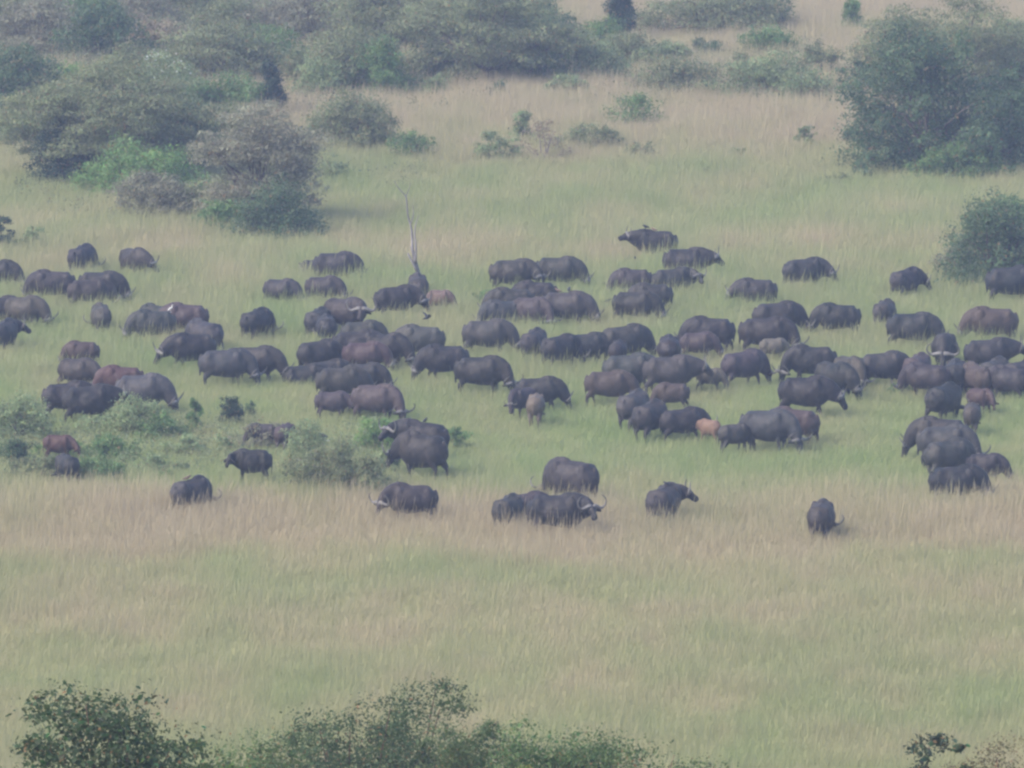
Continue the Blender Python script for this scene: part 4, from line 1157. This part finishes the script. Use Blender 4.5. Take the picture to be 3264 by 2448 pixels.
# ------------------------------------------------------------------ dead tree
def dead_tree():
    b = at_height(1347, 955, 0); b.z = terrain(b.x, b.y)
    s = b.y / FOC
    root = bpy.data.objects.new('dead_tree', None); COL.objects.link(root); root.location = b
    tag(root, 'bare pale dead tree with a forked trunk among the buffaloes', 'tree')
    P = lambda px, py, d=0: ((px - 1347) * s, d, (955 - py) * s * 1.01)
    g = Geo()
    g.tube([(0, 0, -.15), P(1340, 905), P(1326, 850, .1), P(1312, 790)], [.18, .13, .10, .075], 9, smooth=3)
    t = link('trunk', g.mesh('dead_trunk'), M_BARK, root)
    t.color = (.27, .25, .245, 1)
    for pts, r in (([P(1314, 800), P(1312, 740, .2), P(1300, 690, .1), P(1296, 640), P(1290, 625), P(1268, 600), P(1256, 578)], [.072, .056, .042, .032, .027, .02, .01]),
                   ([P(1324, 845), P(1326, 790, -.2), P(1322, 740), P(1334, 690)], [.065, .05, .036, .012]),
                   ([P(1330, 868), P(1314, 838, -.1), P(1300, 812)], [.085, .06, .045]),
                   ([P(1308, 720), P(1318, 690), P(1316, 655)], [.04, .025, .01]),
                   ([P(1293, 632), P(1306, 600), P(1308, 585)], [.025, .016, .008])):
        o = link('branch', Geo().tube(pts, r, 7, smooth=3).mesh('dead_branch'), M_BARK, root)
        o.color = (.27, .25, .245, 1)
dead_tree()

# ------------------------------------------------------------------ birds
def bird_mesh(name, ln, fat, neck=False, wings=0.0, mat=None):
    g = Geo()
    if neck:
        g.tube([(-.55 * ln, 0, .30), (-.25 * ln, 0, .42), (.05 * ln, 0, .5), (.2 * ln, 0, .55), (.26 * ln, 0, .72), (.30 * ln, 0, .80), (.42 * ln, 0, .80), (.60 * ln, 0, .78)],
               [.02, .075, .10, .07, .03, .035, .03, .008], 8, smooth=2)
        for s in (-1, 1): g.tube([(0, s * .035, .45), (-.02, s * .035, .22), (0, s * .035, 0)], [.014, .011, .011], 5)
    else:
        h = fat * .9
        g.tube([(-.62 * ln, 0, h * .6), (-.30 * ln, 0, h * .95), (0, 0, h * 1.2), (.22 * ln, 0, h * 1.65), (.34 * ln, 0, h * 1.9), (.42 * ln, 0, h * 1.85), (.54 * ln, 0, h * 1.75)],
               [fat * .12, fat * .45, fat * .62, fat * .45, fat * .36, fat * .25, fat * .06], 8, smooth=2)
        if not wings:
            for s in (-1, 1): g.tube([(0, s * fat * .25, h * .9), (.01, s * fat * .25, 0)], [fat * .08, fat * .06], 5)
    if wings:
        for s in (-1, 1):
            g.tube([(.02, s * fat * .3, fat), (.03, s * wings * .4, fat + wings * .16), (-.02, s * wings * .8, fat + wings * .42), (-.06, s * wings, fat + wings * .5)],
                   [(fat * .12, fat * .7), (fat * .10, fat * .8), (fat * .08, fat * .55), (fat * .04, fat * .1)], 8, ref=(0, 0, 1), smooth=2)
    me = g.mesh(name)
    me.materials.append(mat)
    return me

ox_b = bird_mesh('oxpecker', .26, .085, mat=M_BROWNF)
ox_k = bird_mesh('starling', .26, .085, mat=M_BLACKF)
egret = bird_mesh('egret', .55, .1, neck=True, mat=M_WHITE)
fly_b = bird_mesh('flying_bird', .30, .09, wings=.36, mat=M_BLACKF)
roll_w = bird_mesh('pale_bird', .34, .11, mat=M_WHITE)

def bird_on(bid, lx, ly, me, yaw, label, k=1.3):
    o = HERD[bid]
    sx = o.scale.x
    ok, loc, nrm, _ = o.ray_cast(Vector((lx, ly, 4)), Vector((0, 0, -1)))
    bpy.context.view_layer.update()
    p = o.matrix_world @ (loc if ok else Vector((lx, ly, 1.45)))
    b = bpy.data.objects.new('bird', me); COL.objects.link(b)
    b.location = p - Vector((0, 0, .01)); b.rotation_euler = (0, 0, R(yaw)); b.scale = (k, k, k)
    tag(b, label, 'bird', 'birds about the herd')

def bird_at(px, py, h, me, yaw, label, k=1.2, near=None):
    p = at_height(px, py, h) if near is None else at_distance(px, py, near)
    if near is None: p.z = terrain(p.x, p.y) + h
    b = bpy.data.objects.new('bird', me); COL.objects.link(b)
    b.location = p; b.rotation_euler = (0, 0, R(yaw)); b.scale = (k, k, k)
    tag(b, label, 'bird', 'birds about the herd')

bpy.context.view_layer.update()
bird_on(70, .55, 0, ox_k, 200, 'dark small bird on the shoulders of the farthest high headed bull')
bird_on(70, .12, .05, ox_b, 150, 'reddish small bird on the mid back of the farthest high headed bull')
bird_on(118, -.35, 0, ox_b, 160, 'brown small bird on the rump end of the brown clump buffalo')
bird_on(118, .15, 0, ox_k, 80, 'dark upright bird on the back of the brown clump buffalo', 1.5)
bird_on(44, .2, 0, ox_k, 190, 'dark small bird on the buffalo that looks back over its shoulder', .85)
bird_on(20, -.2, 0, ox_b, 20, 'tiny bird on the rump at the tan grass edge below the left shrubs')
bird_on(32, -.1, 0, ox_k, 60, 'dark bird behind the shoulder of the black bull at the bush')
bird_on(8, -.85, 0, egret, 30, 'white egret by the rump of the grey buffalo', .52)
bird_at(1362, 1031, 2.4, fly_b, 20, 'dark bird flying with raised wings over the pale grey broadside buffalo', 1.25)
bird_at(1938, 976, .55, ox_k, 0, 'small black bird low over the grass left of the dark grazer', 1.4)
bird_at(2024, 828, 1.0, ox_k, 90, 'tiny dark bird on a grass stem right of the far centre pair', 1.0)
bird_at(1030, 1405, .9, ox_k, 160, 'grey bird perched above the left shrubs', 1.4)
bird_at(1041, 1416, .8, roll_w, 180, 'white bird just below the grey bird over the left shrubs', .6)

# ------------------------------------------------------------------ undergrowth between the bushes: nobody could count it
def undergrowth(name, label, spots, cols, leaf, seed):
    """spots: (column, row, half width px, half depth rows, count, height)"""
    rg = np.random.default_rng(seed)
    C, T, O, Hh = [], [], [], []
    for px, py, hw, hd, n, h in spots:
        for _ in range(n):
            r, a = math.sqrt(rg.random()), rg.uniform(0, 6.2832)
            p = at_height(px + hw * r * math.cos(a), py + hd * r * math.sin(a), 0)
            gz = terrain(p.x, p.y)
            wd, hh = h * rg.uniform(.4, 1.0), h * rg.uniform(.5, 1.2)
            k = int(18 + 60 * wd * hh / (leaf / .1) ** 2)
            q = rg.normal(0, 1, (k, 3)) * (wd * .42, wd * .42, hh * .3) + (p.x, p.y, gz + hh * .5)
            q[:, 2] = np.maximum(q[:, 2], gz + .02)
            C.append(q); T.append(np.clip(rg.normal(.42 + rg.uniform(-.2, .2), .08, k), 0, 1)); Hh.append(np.full(k, rg.random()))
    C, T, Hh = np.concatenate(C), np.concatenate(T), np.concatenate(Hh)
    me = leaf_mesh(name, C, leaf, rg, T, flat=.5, aspect=.75)
    o = link(name, me)
    o.color = (*cols, 1)
    tag(o, label, 'undergrowth', kind='stuff')

undergrowth('undergrowth', 'tangled olive undergrowth between the bushes of the thicket slope',
            [(330, 330, 420, 260, 360, 1.5), (330, 130, 430, 160, 380, 2.0), (850, 130, 430, 160, 330, 2.0), (850, 300, 420, 260, 300, 1.4), (1250, 230, 380, 180, 190, 1.3), (2050, 270, 380, 110, 150, 1.1), (2500, 320, 260, 90, 80, 1.1),
             (330, 650, 320, 70, 90, .8), (900, 560, 200, 90, 70, .9), (1200, 560, 160, 70, 40, .8), (1800, 500, 320, 60, 45, .7), (2900, 560, 300, 40, 60, .8), (3150, 900, 150, 40, 40, .7), (2450, 180, 200, 60, 40, 1.0)],
            (.105, .12, .066), .11, 71)
undergrowth('weeds', 'low green weeds among the shrubs around the buffaloes at left',
            [(150, 1440, 260, 110, 95, .7), (480, 1440, 300, 100, 105, .7), (900, 1480, 300, 110, 105, .65), (1120, 1520, 190, 90, 80, .65), (150, 1540, 260, 40, 50, .55), (600, 1520, 260, 40, 35, .5), (1180, 1420, 120, 60, 40, .65)],
            (.125, .148, .08), .075, 72)
